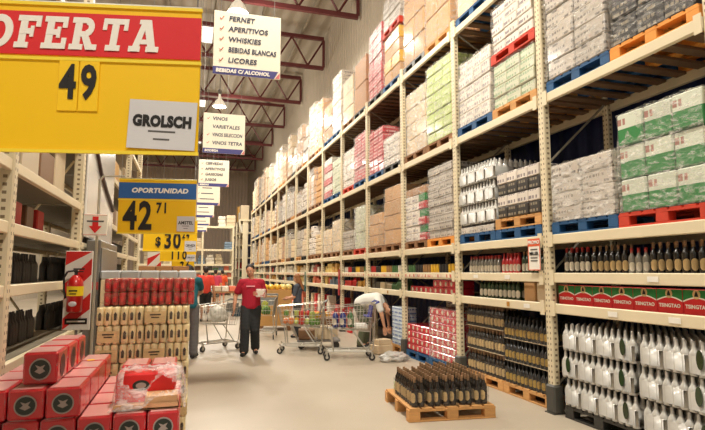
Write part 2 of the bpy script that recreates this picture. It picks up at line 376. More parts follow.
for k in range(-1, NB + 1):
    ob('upright', post, rack, (RX, P(k), 0)); ob('upright', rpost, rack, (RB, P(k), 0)); ob('brace', brace, rack, (RX, P(k), 0)); ob('post_guard', guard, rack, (RX, P(k), 0))
beam = MB().cbox((0, 0, -.055), (.05, 2.08, .11), .008).box((-.03, -1.0, -.055), (.012, .07, .17)).box((-.03, 1.0, -.055), (.012, .07, .17)).mesh('beam', CREAM)
rbeam = MB().box((0, 0, -.055), (.05, 2.08, .11)).mesh('rear_beam', CREAM)
sl = MB()
for i in range(9): sl.box((RB / 2 - RX / 2, -1.0 + .25 * i, -.016), (.9, .12, .03))
slat = sl.mesh('shelf_deck', mat('deck_wood', (112, 84, 58), .8, var=.25, scale=10))
solid = MB().box((RB / 2 - RX / 2, 0, -.03), (.9, 2.08, .02)).mesh('shelf_deck', mat('deck_metal', (128, 118, 100), .6))
for b_ in range(NB + 1):
    yc = P(b_ - 1) + 1.095
    for lv, z in LV.items():
        ob('beam', beam, rack, (RX - .022, yc, z)); ob('rear_beam', rbeam, rack, (RB + .02, yc, z)); ob('shelf_deck', solid if lv in 'AB' else slat, rack, (RX, yc, z))
strip = MB().box((0, 0, 0), (.004, 2.0, .05)).mesh('price_strip', mat('price_strip', (204, 96, 76), .5, c2=(236, 222, 196), thr=.45, scale=16, stretch=(1, 1, .2)))
stk = MB().box((0, 0, 0), (.004, .12, .05)).mesh('price_sticker', WHITE); stko = MB().box((0, 0, 0), (.004, .06, .06)).mesh('price_sticker', mat('sticker_ochre', (176, 124, 40), .5))
for b_ in range(2, 12): ob('price_strip', strip, rack, (RX - .051, P(b_ - 1) + 1.095, LV['B'] - .055))
for (b_, dy, lv, me) in ((0, .7, 'B', stk), (0, .5, 'A', stk), (0, 1.2, 'A', stk), (1, 1.6, 'B', stk), (1, .8, 'B', stk), (1, .8, 'A', stko), (1, .4, 'A', stk), (3, .8, 'A', stko), (4, 1.0, 'A', stko), (2, 1.5, 'B', stk)):
    ob('price_sticker', me, rack, (RX - .051, P(b_ - 1) + dy, LV[lv] - .055))

# ------------------------------------------------------------------ pallets
def pallet_parts(m, w=1.0, d=1.0, full=True):
    deck = MB(); nb = 7
    for i in range(nb): deck.box((0, -w / 2 + w / nb * (i + .5), .132), (d, w / nb * .8, .018))
    for x in (-d / 2 + .05, 0, d / 2 - .05): deck.box((x, 0, .114), (.1, w, .018))
    blk = MB().cbox((0, 0, .062), (.1, .13, .086), .004).mesh('block', m)
    run = MB().box((0, 0, .01), (.1, w, .018)).mesh('runner', m)
    ps = [('deck', deck.mesh('deck', m), (0, 0, 0))]
    for x in (-d / 2 + .05, 0, d / 2 - .05):
        ps.append(('runner', run, (x, 0, 0)))
        for y in (-w / 2 + .065, 0, w / 2 - .065): ps.append(('block', blk, (x, y, 0)))
    s = MB()
    for x in (-d / 2 + .05, 0, d / 2 - .05):
        s.box((x, 0, .01), (.1, w, .018)); s.box((x, 0, .114), (.1, w, .018))
        for y in (-w / 2 + .065, 0, w / 2 - .065): s.box((x, y, .062), (.1, .13, .086))
    for i in range(nb): s.box((0, -w / 2 + w / nb * (i + .5), .132), (d, w / nb * .8, .018))
    return ps, s.mesh('pallet', m)
PM = {'blue': BLUE, 'wooden': WOOD, 'brown': WOODBR, 'orange': WOODOR, 'red': REDP, 'dark': DARKP}
PP = {k: pallet_parts(m) for k, m in PM.items()}
def put_pallet(colr, x, y, z, where, near=True, rz=0):
    name = 'plastic_pallet' if colr == 'dark' else 'wooden_pallet'
    adj = {'blue': 'blue painted wooden pallet', 'wooden': 'pale wooden pallet', 'brown': 'weathered brown wooden pallet', 'orange': 'orange-toned wooden pallet', 'red': 'red painted wooden pallet', 'dark': 'dark grey plastic pallet'}[colr]
    pr = Proto(name, 'pallet', PP[colr][0])
    return pr.put(adj + ' ' + where, (x, y, z), rz, 'pallets carrying the stacks', None if near else PP[colr][1])
# ------------------------------------------------------------------ carton loads
CB = {}
def carton(dx, dy, dz, m):
    k = (round(dx, 3), round(dy, 3), round(dz, 3), m.name)
    if k not in CB: CB[k] = MB().cbox((0, 0, dz / 2), (dx * .975, dy * .97, dz * .965), min(.012, dz * .08)).mesh('carton', m)
    return CB[k]
def film_mesh(dx, dy, dz, seed, fm, top=True, amp=.024, cell=.07):
    m = MB(); off = Vector((seed * 3.7, seed * 1.3, seed * 2.1))
    nx, ny, nz_ = max(2, int(dx / cell)), max(2, int(dy / cell)), max(2, int(dz / cell))
    def disp(p, nrm):
        q = Vector((p[0] * 6, p[1] * 6, p[2] * 4)) + off
        return Vector(p) + Vector(nrm) * ((.012 if amp > .01 else .002) + amp * (noise.noise(q) + .5 * noise.noise(q * 2.7)))
    def grid(fn, nrm, a, b_):
        vs = [disp(fn(i / a, j / b_), nrm) for i in range(a + 1) for j in range(b_ + 1)]
        m.add(vs, [(i * (b_ + 1) + j, (i + 1) * (b_ + 1) + j, (i + 1) * (b_ + 1) + j + 1, i * (b_ + 1) + j + 1) for i in range(a) for j in range(b_)])
    X, Y = dx / 2 + .004, dy / 2 + .004
    grid(lambda u, v: (-X, -Y + 2 * Y * u, dz * v), (-1, 0, 0), ny, nz_); grid(lambda u, v: (X, -Y + 2 * Y * u, dz * v), (1, 0, 0), ny, nz_)
    grid(lambda u, v: (-X + 2 * X * u, -Y, dz * v), (0, -1, 0), nx, nz_); grid(lambda u, v: (-X + 2 * X * u, Y, dz * v), (0, 1, 0), nx, nz_)
    if top: grid(lambda u, v: (-X + 2 * X * u, -Y + 2 * Y * v, dz), (0, 0, 1), nx, ny)
    return m.mesh('stretch_film', fm, smooth=True)
def load(x, y, z, dx, dy, h, nx, ny, nz_, mats, label, seed=0, film=FILM, skip=None, lean=0, name='carton_load', cat='carton stack', jit=.006, split=True, filmh=None):
    """a film-wrapped block of cartons: a thing with a carton child for each carton seen from outside, and its film"""
    rg = random.Random(seed * 77 + 5); t = thing(name, label, cat, (x, y, z), R(rg.uniform(-1.2, 1.2)), 'wrapped loads on the big rack')
    cx, cy, cz = dx / nx, dy / ny, h / nz_
    one = None if split else MB()
    for k in range(nz_):
        ox = rg.uniform(-jit, jit) * 2; oy = rg.uniform(-jit, jit) * 2
        for i in range(nx):
            for j in range(ny):
                if 0 < i < nx - 1 and 0 < j < ny - 1 and k < nz_ - 1: continue
                if skip and skip(i, j, k): continue
                m = mats[(k) % len(mats)] if not callable(mats) else mats(i, j, k)
                p = (-dx / 2 + cx * (i + .5) + ox + rg.uniform(-jit, jit), -dy / 2 + cy * (j + .5) + oy + rg.uniform(-jit, jit), cz * k)
                if split: ob('carton', carton(cx, cy, cz, m), t, p, R(rg.uniform(-1, 1)))
    if film: ob('stretch_film', film_mesh(dx, dy, filmh or h, seed, film), t)
    return t
LVN = {'F': 'floor level', 'A': 'lowest shelf', 'B': 'second shelf', 'C': 'third level', 'D': 'fourth level', 'E': 'top level'}
def where(b_, lv, s): return '%s of %s rack bay, %s' % (LVN[lv], ordn(b_), ('far side', 'near side')[s])
SX = 4.55
def slot(b_, s): return P(b_ - 1) + (1.6 if s == 0 else .593)
LZ = dict(LV); LZ['F'] = 0.0; EPS = .001
rnd = random.Random(11)
def pal(colr, b_, lv, s, z=None, near=True, y=None, extra=''):
    return put_pallet(colr, SX, slot(b_, s) if y is None else y, (LZ[lv] + EPS) if (z is None and lv in 'CDE') else (z if z is not None else EPS), extra + where(b_, lv, s), near)
for k_ in 'CDE': pass
PH = .142
def base(lv): return LZ[lv] + .002 + PH if lv != 'F' else PH + EPS
def L_(b_, lv, s, pc, h, n3, mats, desc, dz=0, seed=None, **kw):
    if pc: pal(pc, b_, lv, s, near=b_ < 6)
    seed = seed if seed is not None else b_ * 10 + s + ord(lv) * 3
    return load(SX, kw.pop('y', slot(b_, s)), base(lv) + dz, kw.pop('dx', .98), min(.93, kw.pop('dy', .93)), h, *n3, mats, desc + ' ' + where(b_, lv, s), seed, **kw)
# bay one (nearest, cut by the frame) .. bay six, taken one by one
# level C
L_(0, 'C', 0, 'blue', .66, (2, 2, 4), [CARTGR], 'grey film-wrapped two-tier load', film=FILMH, dy=.92)
L_(0, 'C', 1, 'red', .98, (3, 3, 3), [GREENC], 'green and white beer case load', film=FILM)
L_(1, 'C', 0, 'blue', .1, (2, 3, 1), [CARTGR], 'thin grey base carton layer')
t = L_(1, 'C', 1, 'blue', .62, (3, 4, 4), lambda i, j, k: (CARTWH if k % 2 else BLACKC), 'white and black beer carton load', dz=.15, film=None)
put_pallet('wooden', SX, slot(1, 1), base('C') + .002, 'stacked on a blue pallet ' + where(1, 'C', 1))
L_(2, 'C', 1, 'orange', 1.24, (3, 4, 9), [CARTGR], 'tall grey printed case load', film=FILML)
L_(2, 'C', 0, 'brown', 1.0, (3, 3, 7), lambda i, j, k: (CARTBR if k == 6 else (CARTRD, GREENC)[k % 2] if j < 1 else CARTWH), 'white, red and green striped case load', film=FILM)
L_(3, 'C', 1, 'brown', 1.22, (2, 2, 4), [CARTON], 'tall kraft carton load', film=FILML)
L_(3, 'C', 0, 'brown', .74, (2, 3, 3), [CARTON], 'low beige carton load', film=FILM)
L_(4, 'C', 1, 'red', 1.05, (2, 2, 5), [CARTGN], 'white-green wrapped sack load', film=FILMH, dy=.8)
L_(4, 'C', 0, 'brown', .5, (3, 3, 3), [CARTGR], 'low grey case load')
L_(5, 'C', 1, 'brown', .9, (2, 2, 3), [CARTBE], 'white-wrapped bulky load', film=FILMH)
L_(5, 'C', 0, 'brown', .7, (2, 3, 3), [CARTBE], 'pale pink wrapped load', film=FILMH)
# level D
L_(0, 'D', 0, 'blue', 1.25, (2, 2, 6), [CARTGR], 'large grey film-wrapped case load', film=FILM, dx=1.02, dy=.98)
L_(0, 'D', 1, 'orange', 1.1, (3, 3, 4), [BLACKC], 'dark bottle case load', film=FILML)
L_(1, 'D', 0, 'blue', 1.02, (3, 4, 5), [CARTWH], 'white printed carton load with grey film', film=FILM)
L_(1, 'D', 1, 'wooden', .62, (3, 3, 4), [CARTGN], 'green-white carton load', film=FILML)
put_pallet('red', SX, slot(1, 1), base('D') + .65, 'on green-white cartons, ' + where(1, 'D', 1))
load(SX, slot(1, 1), base('D') + .65 + PH + .003, .98, .93, .67, 3, 3, 5, [CARTWH], 'white carton load on the red pallet, near side of second rack bay', 311, film=FILML)
L_(2, 'D', 1, 'brown', 1.4, (3, 3, 8), [CARTLG], 'tall light green carton load', film=FILM)
L_(2, 'D', 0, 'brown', 1.22, (2, 2, 4), [CARTBE], 'beige heavily wrapped load', film=FILMH, dx=.92)
L_(3, 'D', 1, 'dark', .62, (3, 3, 4), [CARTWH], 'low white wrapped load', film=FILMH, y=slot(3, 1) + .04, dy=.85)
L_(3, 'D', 0, 'blue', 1.0, (3, 3, 6), [CARTRD], 'red case load', film=FILML)
L_(4, 'D', 1, 'blue', 1.2, (3, 3, 7), [CARTRD], 'tall red can case load', film=FILM)
L_(4, 'D', 0, 'red', 1.0, (2, 3, 5), [CARTWH], 'white beige carton load', film=FILM)
L_(5, 'D', 1, 'blue', 1.0, (2, 3, 5), [CARTGN], 'greenish white carton load', film=FILM)
L_(5, 'D', 0, 'blue', 1.2, (2, 3, 6), [CARTRD, CARTWH], 'pink and white carton load', film=FILM)
# level E
for s, c, m, h in ((0, 'blue', [CARTBE], 1.6), (1, 'blue', [CARTON], 1.6)):
    L_(0, 'E', s, c, h, (2, 2, 4), m, 'high wrapped load above the frame')
L_(1, 'E', 0, 'blue', 1.7, (2, 2, 5), [CARTBE], 'pale wrapped carton load', film=FILM)
L_(1, 'E', 1, 'blue', 1.6, (2, 2, 5), [CARTON], 'kraft carton load')
L_(2, 'E', 1, 'wooden', 2.0, (2, 2, 4), [CARTON], 'tall brown wrapped load', film=FILM)
L_(2, 'E', 0, 'dark', 2.2, (2, 2, 5), [CARTON], 'very tall brown wrapped load', film=FILM)
L_(3, 'E', 1, 'blue', 1.08, (2, 2, 4), lambda i, j, k: CARTYE if k % 2 else CARTON, 'yellow and brown carton load', film=FILML)
put_pallet('red', SX, slot(3, 1), base('E') + 1.11, 'on yellow cartons, ' + where(3, 'E', 1))
load(SX, slot(3, 1), base('E') + 1.11 + PH + .003, .96, .94, .72, 3, 3, 5, [CARTGR], 'grey case load on the red pallet, top of fourth rack bay', 313, film=FILML)
L_(3, 'E', 0, 'dark', 1.62, (3, 3, 7), [CARTRD], 'pink-red case load', film=FILM)
L_(4, 'E', 1, 'dark', 1.35, (1, 1, 2), [CARTBR], 'brown bulk carton load', film=FILML)
L_(4, 'E', 0, 'brown', 1.2, (2, 2, 3), [CARTBE], 'beige carton load with loose film', film=FILMH)
L_(5, 'E', 1, 'blue', 1.75, (3, 3, 8), [CARTWH], 'white printed carton load', film=FILML)
L_(5, 'E', 0, 'blue', 1.1, (2, 2, 3), [CARTBR], 'brown carton load')
# the white shrink-wrapped bottle bundle load of the second bay
def bottle_profile(r, h): return [(r * .96, 0), (r, .01), (r, h * .6), (r * .86, h * .68), (r * .5, h * .76), (r * .38, h * .82), (r * .33, h * .97), (r * .3, h)]
def bumps(nx, ny, r, h, m, top=True, infl=-.0005):
    q = MB()
    for i in range(nx):
        for j in range(ny): q.lathe(bottle_profile(r + infl, h), ((i - (nx - 1) / 2) * 2 * r, (j - (ny - 1) / 2) * 2 * r, 0), 10)
    q.cbox((0, 0, h * .325), (nx * 2 * r - .003, ny * 2 * r - .003, h * .63), .02)
    return q.mesh('film_wrap', m, smooth=True)
WR = bumps(4, 3, .042, .3, MILK)
ovl = lambda w_, h_: MB().add([(-.0, w_ * math.cos(t * math.pi / 8), h_ * math.sin(t * math.pi / 8)) for t in range(16)] + [(-.006, w_ * math.cos(t * math.pi / 8), h_ * math.sin(t * math.pi / 8)) for t in range(16)], [tuple(range(16, 32))] + [(i, (i + 1) % 16, 16 + (i + 1) % 16, 16 + i) for i in range(16)]).mesh('film_opening', GLASSG)
OV = ovl(.032, .08)
def milky_stack(xc, yc, z0, tiers, nyp, nxp, h, note, openings=()):
    sc_ = h / .3
    for k in range(tiers):
        for j in range(nyp):
            for i in range(nxp):
                t = thing('bottle_pack', '', 'bottle pack', (xc + (i - (nxp - 1) / 2) * .336, yc + (j - (nyp - 1) / 2) * .252 + (.02 if k % 2 else -.01), z0 + k * (h + .012)), 0, 'milky film-wrapped bottle packs')
                t['label'] = 'milky bottle pack, %s tier, %s from near end, %s row, %s' % (ordn(k), ordn(j), ('front', 'middle', 'back')[i], note)
                o = ob('film_wrap', WR, t); o.scale = (1, 1, sc_)
                if i == 0 and (k, j) in openings: ob('film_opening', OV, t, (-.170, 0.0, .15 * sc_))
        if k < tiers - 1: pass
milky_stack(SX, slot(1, 0), base('C') + .135, 3, 4, 3, .29, 'third level, second bay')
# right corner: ground level of bay one
for s, yy in ((0, 4.6), (1, 3.66)):
    o = put_pallet('dark', SX, yy, EPS, 'under milky bottle packs, %s' % ('beside the nearest seen rack post' if s == 0 else 'nearest the camera'), True)
    if s: o.scale = (1, .84, 1)
    milky_stack(SX - .01, yy, PH + .003, 3, 3 if s else 4, 3, .285, 'floor by nearest post' if s == 0 else 'floor at frame edge', openings=((2, 0), (1, 0), (1, 3), (0, 0)))

# ------------------------------------------------------------------ bottles
def bottle_mesh(r, h, m, seg=10): return MB().lathe(bottle_profile(r, h), seg=seg).mesh('bottle', m, smooth=True)
def lab_mesh(r, h, m, seg=10, z0=.14, z1=.48):
    q = MB(); n_ = 6; a0 = R(178); da = R(88) / n_; vs = []
    for i in range(n_ + 1):
        t = a0 + da * i; e = 1 - .45 * (abs(i / n_ - .5) * 2) ** 3; zm = h * (z0 + z1) / 2; hh = h * (z1 - z0) / 2 * e
        for z in (zm - hh, zm + hh): vs.append(((r + .0015) * math.cos(t), (r + .0015) * math.sin(t), z))
    q.add(vs, [(2 * i, 2 * i + 2, 2 * i + 3, 2 * i + 1) for i in range(n_)])
    return q.mesh('label', m, smooth=True)
def cap_mesh(r, h, m): return MB().lathe([(r * .39, h * .82), (r * .37, h * .9), (r * .4, h * .95), (r * .4, h * 1.01)], seg=8).mesh('cap', m)
def bottle_kit(r, h, glass, lab, cap): return [('body', bottle_mesh(r, h, glass), (0, 0, 0)), ('label', lab_mesh(r, h, lab), (0, 0, 0)), ('cap', cap_mesh(r, h, cap), (0, 0, 0))]
K_STOUT = bottle_kit(.036, .3, GLASSD, LABELT, CAPG); K_RED = bottle_kit(.036, .3, GLASSD, LABELW, CAPR); K_GRN = bottle_kit(.036, .29, GLASSG, LABELW, CAPG)
GREYB = mat('grey_clear_bottle', (136, 132, 122), .25, coat=.5, rnd=.15)
K_GREY = bottle_kit(.034, .26, GREYB, LABELW, CAPR); K_REDB = bottle_kit(.036, .28, mat('red_bottle', (204, 24, 34), .4, coat=.4), LABELW, CAPR)
def bottle_row(kit, y0, y1, z, desc, wh, rows=2, step=.083, x0=4.16, grp='bottles on the shelf', nm='glass_bottle'):
    pr = Proto(nm, 'bottle', kit); nn = int((y1 - y0) / step)
    for j in range(nn):
        for i in range(rows):
            pr.put('%s, %s from near end, %s row, %s' % (desc, ordn(min(j, 19)), ('front', 'back', 'third')[i], wh), (x0 + i * .085 + rnd.uniform(-.004, .004), y0 + step * (j + .5), z), 0, grp)
BZ, AZ = LV['B'] - .02 + .001, LV['A'] - .02 + .001
bottle_row(K_RED, 4.72, 5.2, BZ, 'white-label red-capped bottle', 'second shelf, nearest bay')
bottle_row(K_STOUT, 4.2, 4.72, BZ, 'dark bottle with tan label', 'second shelf, nearest bay')
bottle_row(K_GREY, 3.95, 4.2, BZ, 'clear grey bottle with white label', 'second shelf, nearest bay')
bottle_row(K_STOUT, 3.2, 3.95, BZ, 'tan-label bottle beyond grey ones', 'second shelf, nearest bay')
bottle_row(K_GREY, 6.45, 7.35, BZ, 'grey clear bottle', 'second shelf, second bay')
bottle_row(K_REDB, 5.98, 6.45, BZ, 'bright red bottle', 'second shelf, second bay')
bottle_row(K_GRN, 5.45, 5.98, BZ, 'green bottle behind the promo sign', 'second shelf, second bay')
bottle_row(K_GRN, 6.0, 7.1, AZ, 'green glass bottle', 'lowest shelf, second bay', rows=2, step=.1)
for j, (yy, m) in enumerate(((5.52, CARTBE), (5.78, CARTON))):
    tag(ob('carton_box', carton(.3, .22, .26, m), None, (4.27, yy, AZ)), ('beige' if j == 0 else 'kraft') + ' open carton among bottles on the lowest shelf of second bay', 'box')
# green-and-red beer cases
def beer_case():
    w_, d_, h_ = .27, .38, .23
    body = MB().cbox((d_ / 2, 0, h_ / 2), (d_, w_ - .004, h_), .006).mesh('body', mat('case_red', (212, 22, 34), .45, coat=.3))
    pts = [(-w_ / 2 + .004, .14)] + [(-w_ / 2 + .004 + (w_ - .008) * i / 8, .135 + .03 * math.sin(math.pi * i / 8)) for i in range(9)]
    g = MB(); top = [(w_ / 2 - .004, h_ - .004), (-w_ / 2 + .004, h_ - .004)]
    arc = [(-w_ / 2 + .004 + (w_ - .008) * i / 8, .132 + .035 * math.sin(math.pi * i / 8)) for i in range(9)]
    g.poly(arc + top, 0, -.002)
    a2 = MB(); a2.poly(arc + [(x, z - .012) for x, z in arc[::-1]], -.002, -.004)
    em = MB(); em.poly([(.036 * math.cos(t * math.pi / 8), .188 + .04 * math.sin(t * math.pi / 8)) for t in range(16)], -.002, -.005)
    em2 = MB(); em2.poly([(0, .218), (.012, .195), (.02, .17), (-.02, .17), (-.012, .195)], -.005, -.007)
    rot = Matrix.Rotation(R(-90), 4, 'Z')
    def F(mb, nm, m): me = mb.mesh(nm, m); me.transform(rot); return me
    lt = text_mesh('TSINGTAO', .044, mat('letter_white', (246, 240, 230), .5), bold=.0012, extrude=.001); lt.transform(Matrix.Translation((0, -.003, .082))); lt.transform(rot)
    return [('body', body, (0, 0, 0), 0), ('green_panel', F(g, 'green_panel', mat('case_green_panel', (24, 122, 54), .45)), (0, 0, 0), 0, [('emblem', F(em, 'emblem', LABELT), (0, 0, 0), 0), ('emblem_mark', F(em2, 'emblem_mark', INKB), (0, 0, 0), 0)]),
            ('white_arc', F(a2, 'white_arc', WHITE), (0, 0, 0)), ('lettering', lt, (0, 0, 0))]
BC = Proto('beer_case', 'beer case', beer_case())
for j in range(7):
    BC.put('red and green beer case on the lowest shelf, %s from the rack post' % ordn(j), (4.12, 5.08 - .27 * j, AZ), 0, 'red and green beer cases')
# promo sign
t = thing('promo_sign', 'small white promo sign with orange header hung beside the rack post', 'sign', (RX - .075, 5.47, 1.62))
def plate(w_, h_, m, th=.006): return MB().box((0, 0, h_ / 2), (th, w_, h_)).mesh('plate', m)
ob('plate', plate(.23, .38, WHITE), t)
me = MB().box((-.004, 0, .335), (.004, .23, .09)).mesh('header', mat('promo_orange', (224, 88, 44), .5)); ob('header', me, t)
me = MB().box((-.004, 0, .005), (.003, .23, .01)).box((-.004, .11, .145), (.003, .01, .29)).box((-.004, -.11, .145), (.003, .01, .29)).mesh('border', mat('promo_orange', (224, 88, 44), .5)); ob('border', me, t)
rotm = Matrix.Rotation(R(-90), 4, 'Z')
for txt, sz, z, m in (('PROMO', .06, .335, WHITE), ('MILLER', .052, .2, INKB)):
    me = text_mesh(txt, sz, m, bold=.002, extrude=.001); me.transform(Matrix.Translation((0, -.008, z))); me.transform(rotm); ob('lettering', me, t)
for z in (.25, .15, .115): ob('text_line', MB().box((-.005, 0, z), (.002, .13, .016)).mesh('text_line', mat('ink_soft', (90, 86, 84), .6)), t)

# ------------------------------------------------------------------ ground of the second bay: bottles in tiers
def pack_parts(kit, nx, ny, r, film=None, h=.3):
    ps = []
    for i in range(nx):
        for j in range(ny):
            ps.append(('bottle', kit[0][1], ((i - (nx - 1) / 2) * r * 2.06, (j - (ny - 1) / 2) * r * 2.06, 0), 0, [('label', kit[1][1], (0, 0, 0)), ('cap', kit[2][1], (0, 0, 0))]))
    if film:
        ps.append(('film_wrap', film_mesh(nx * r * 2.06, ny * r * 2.06, h * .62, 3, film, top=False, amp=.003, cell=.05), (0, 0, .002)))
    return ps
K_B = bottle_kit(.037, .31, GLASSD, LABELT, CAPG)
K_BG = bottle_kit(.0385, .27, mat('black_bottle', (22, 20, 20), .3, coat=.3), GOLDF, BLACK)
PK = Proto('bottle_pack', 'bottle pack', pack_parts(K_B, 2, 3, .037, film_mat('dark_film', (120, 116, 112), .1, .35)))
PKG = Proto('bottle_pack', 'bottle pack', pack_parts(K_BG, 2, 3, .0385, film_mat('dark_film', (120, 116, 112), .1, .35), .27))
for s, kit, dx in ((0, PK, .32), (1, PKG, .28)):
    yy = slot(1, s); put_pallet('wooden', SX + .05, yy, EPS, 'under stacked dark bottles, floor of second bay, %s' % ('far side' if s == 0 else 'near side'))
    for k in range(3):
        z0 = PH + .003 + k * (dx + .012)
        for j in range(4):
            for i in range(2):
                kit.put('%s, second bay floor, %s tier, %s from near end, %s row' % (('tan-label bottle pack', 'gold-label bottle pack')[s], ordn(k), ordn(j), ('front', 'back')[i]), (4.2 + i * .19, yy - .37 + j * .25, z0), 0, 'dark bottle packs stacked on the floor')
        if k < 2: tag(ob('cardboard_sheet', MB().box((0, 0, 0), (.95, .98, .006)).mesh('cardboard_sheet', CARTBE), None, (SX + .05, yy, z0 + dx + .005)), 'beige cardboard sheet above %s tier of %s bottles, second bay floor' % (ordn(k), ('tan-label', 'gold-label')[s]), 'cardboard sheet')
# the pallet of bottles standing out in the aisle
AP = (2.86, 5.86, R(-6 + 0)); q = Matrix.Rotation(AP[2], 3, 'Z')
Proto('wooden_pallet', 'pallet', PP['wooden'][0]).put('pale wooden pallet standing alone on the aisle floor under dark bottles', (AP[0], AP[1], EPS), AP[2] + R(90), 'pallets carrying the stacks')
for j in range(5):
    for i in range(4):
        if (i, j) == (3, 0) or (i, j) == (3, 1): continue
        v = q @ Vector((-.37 + j * .183, -.345 + i * .245, 0))
        o = Proto('bottle_pack', 'bottle pack', PK.parts).put('dark bottle pack on the aisle pallet, %s from the left, %s row' % (ordn(j), ('front', 'second', 'third', 'back')[i]), (AP[0] + v.x, AP[1] + v.y, PH + .003), AP[2], 'dark bottle packs on the aisle pallet')

def crumple(nm, label, cat, loc, rx, ry, rz_, m, seed, amp=.35):
    b = bmesh.new(); bmesh.ops.create_icosphere(b, subdivisions=4, radius=1)
    for v in b.verts:
        d = noise.noise(v.co * 2.3 + Vector((seed, 0, 0))) + .5 * noise.noise(v.co * 5.5 + Vector((seed, 3, 0)))
        v.co *= 1 + amp * d; v.co.x *= rx; v.co.y *= ry; v.co.z = max(-.02 * 0, (v.co.z * .9 + .5)) * rz_
    me = bpy.data.meshes.new(nm); b.to_mesh(me); b.free(); me.materials.append(m)
    for p in me.polygons: p.use_smooth = True
    return tag(ob(nm, me, None, loc), label, cat) if label else me
v = q @ Vector((-.28, .4, 0))
crumple('plastic_film', 'crumpled clear and green film left on the back of the aisle pallet', 'plastic film', (AP[0] + v.x, AP[1] + v.y, PH + .005), .13, .07, .12, mat('green_film', (188, 196, 140), .3, coat=.5, c2=(240, 236, 220), thr=.5, scale=14), 2)
crumple('plastic_bag', 'crumpled white plastic bag on the floor beside the red case pallet', 'plastic bag', (3.62, 9.15, .002), .26, .16, .12, MILK, 7)

# ------------------------------------------------------------------ third bay: red packs
def red_pack():
    body = MB().cbox((0, 0, .06), (.26, .19, .118), .012).mesh('body', REDW)
    em = MB().poly([(.03 * math.cos(t * math.pi / 6), .06 + .035 * math.sin(t * math.pi / 6)) for t in range(12)], 0, -.003).mesh('emblem', LABELW); em.transform(Matrix.Translation((-.13, 0, 0)) @ rotm)
    return [('body', body, (0, 0, 0)), ('emblem', em, (0, 0, 0))]
RP = Proto('can_pack', 'can pack', red_pack())
for s, yy, tiers in ((1, slot(2, 1), 7), (0, slot(2, 0), 4)):
    put_pallet('blue', SX, yy, EPS, 'under red can packs, third bay floor, ' + ('near side' if s else 'far side'))
    for k in range(tiers):
        for j in range(5):
            for i in range(2):
                RP.put('red can pack, %s stack, third bay, %s tier, %s from near end, %s' % (('far', 'near')[s], ordn(k), ordn(j), ('front', 'back')[i]), (4.2 + i * .27, yy - .38 + j * .193, PH + .004 + k * .12), R(rnd.uniform(-1, 1)), 'red can packs on the floor of the third bay')
tag(ob('stretch_film', film_mesh(.575, .975, .85, 41, FILM, amp=.006), None, (4.345, slot(2, 1) + .005, PH + .004)), 'loose clear film around the near stack of red can packs', 'plastic film')
crumple('plastic_film', 'bunched film on top of the near red can pack stack', 'plastic film', (4.4, slot(2, 1) + .02, PH + .875), .18, .26, .07, film_mat('film_bunch', lo=.4, hi=.95, scale=9), 5)
for j in range(10):
    for k in range(2 if j < 5 else 1):
        RP.put('red can pack, lowest shelf of third bay, %s from near end, %s' % (ordn(j), 'upper' if k else 'lower'), (4.24, 7.62 + .195 * j, AZ + .12 * k), R(rnd.uniform(-2, 2)), 'red can packs on the lowest shelf of the third bay')
cang = MB().lathe([(.03, 0), (.036, .008), (.036, .15), (.028, .165)], seg=10)
CANM = [cang.mesh('can', m, smooth=True) for m in (mcolor((226, 178, 40)), mcolor((40, 36, 34)), mcolor((190, 44, 40)), mcolor((214, 208, 196)), mcolor((70, 110, 60)), mcolor((150, 110, 64)))]
for b_ in (2, 3, 4):
    for j in range(18):
        ci = (j // 3 + b_) % 6 if b_ > 2 else (0, 1, 0, 5, 1, 4)[j // 3]
        tag(ob('drink_can', CANM[ci], None, (4.13, P(b_ - 1) + .17 + .11 * j, BZ)), '%s can on the second shelf, %s bay, %s from its near post' % (('yellow', 'black', 'red', 'white', 'green', 'bronze')[ci], ordn(b_), ordn(j)), 'can', 'cans on the second shelf')
        o = tag(ob('drink_can', CANM[ci], None, (4.215, P(b_ - 1) + .17 + .11 * j, BZ)), '%s can behind front row, second shelf, %s bay, %s from near post' % (('yellow', 'black', 'red', 'white', 'green', 'bronze')[ci], ordn(b_), ordn(j)), 'can', 'cans on the second shelf')
# fourth bay floor: blue and white packs, cartons
PKB = MB().cbox((0, 0, .075), (.28, .2, .148), .01).mesh('bottle_pack', CARTBL)
for j in range(3):
    for k in range(5):
        tag(ob('water_pack', PKB, None, (4.22, 9.86 + .21 * j, .145 + .151 * k)), 'blue and white pack beside bending man, %s tier, %s from post' % (ordn(k), ordn(j)), 'drink pack', 'blue and white packs in the fourth bay')
put_pallet('wooden', SX, 10.27, EPS, 'under blue and white packs, fourth bay floor')
# ---- small goods further down
PAL = [(206, 44, 44), (230, 222, 206), (60, 58, 56), (202, 152, 70), (84, 120, 76), (196, 178, 148), (150, 60, 50), (212, 184, 104), (110, 130, 150), (214, 206, 190), (226, 120, 90), (120, 86, 56)]
CNAME = ['red', 'white', 'black', 'ochre', 'green', 'beige', 'brick red', 'yellow', 'grey-blue', 'pale', 'salmon', 'brown']
def good_mesh(kind, m, h):
    q = MB()
    if kind == 0: q.cbox((0, 0, h / 2), (.24, .26, h), .012)
    elif kind == 1:
        for i in range(2):
            for j in range(3): q.lathe(bottle_profile(.04, h), (-.045 + .09 * i, -.085 + .085 * j, 0), 8)
    else:
        for k in range(2):
            q.cbox((rnd.uniform(-.01, .01), 0, h * (.25 + .5 * k)), (.24, .25, h * .48), .01)
    return q.mesh('goods', m)
GM = {}
def goods(ci, kind, h):
    k = (ci, kind, h)
    if k not in GM: GM[k] = good_mesh(kind, mcolor(PAL[ci]), h)
    return GM[k]
KN = [('goods_box', 'box'), ('bottle_pack', 'bottle pack'), ('goods_pack', 'pack')]
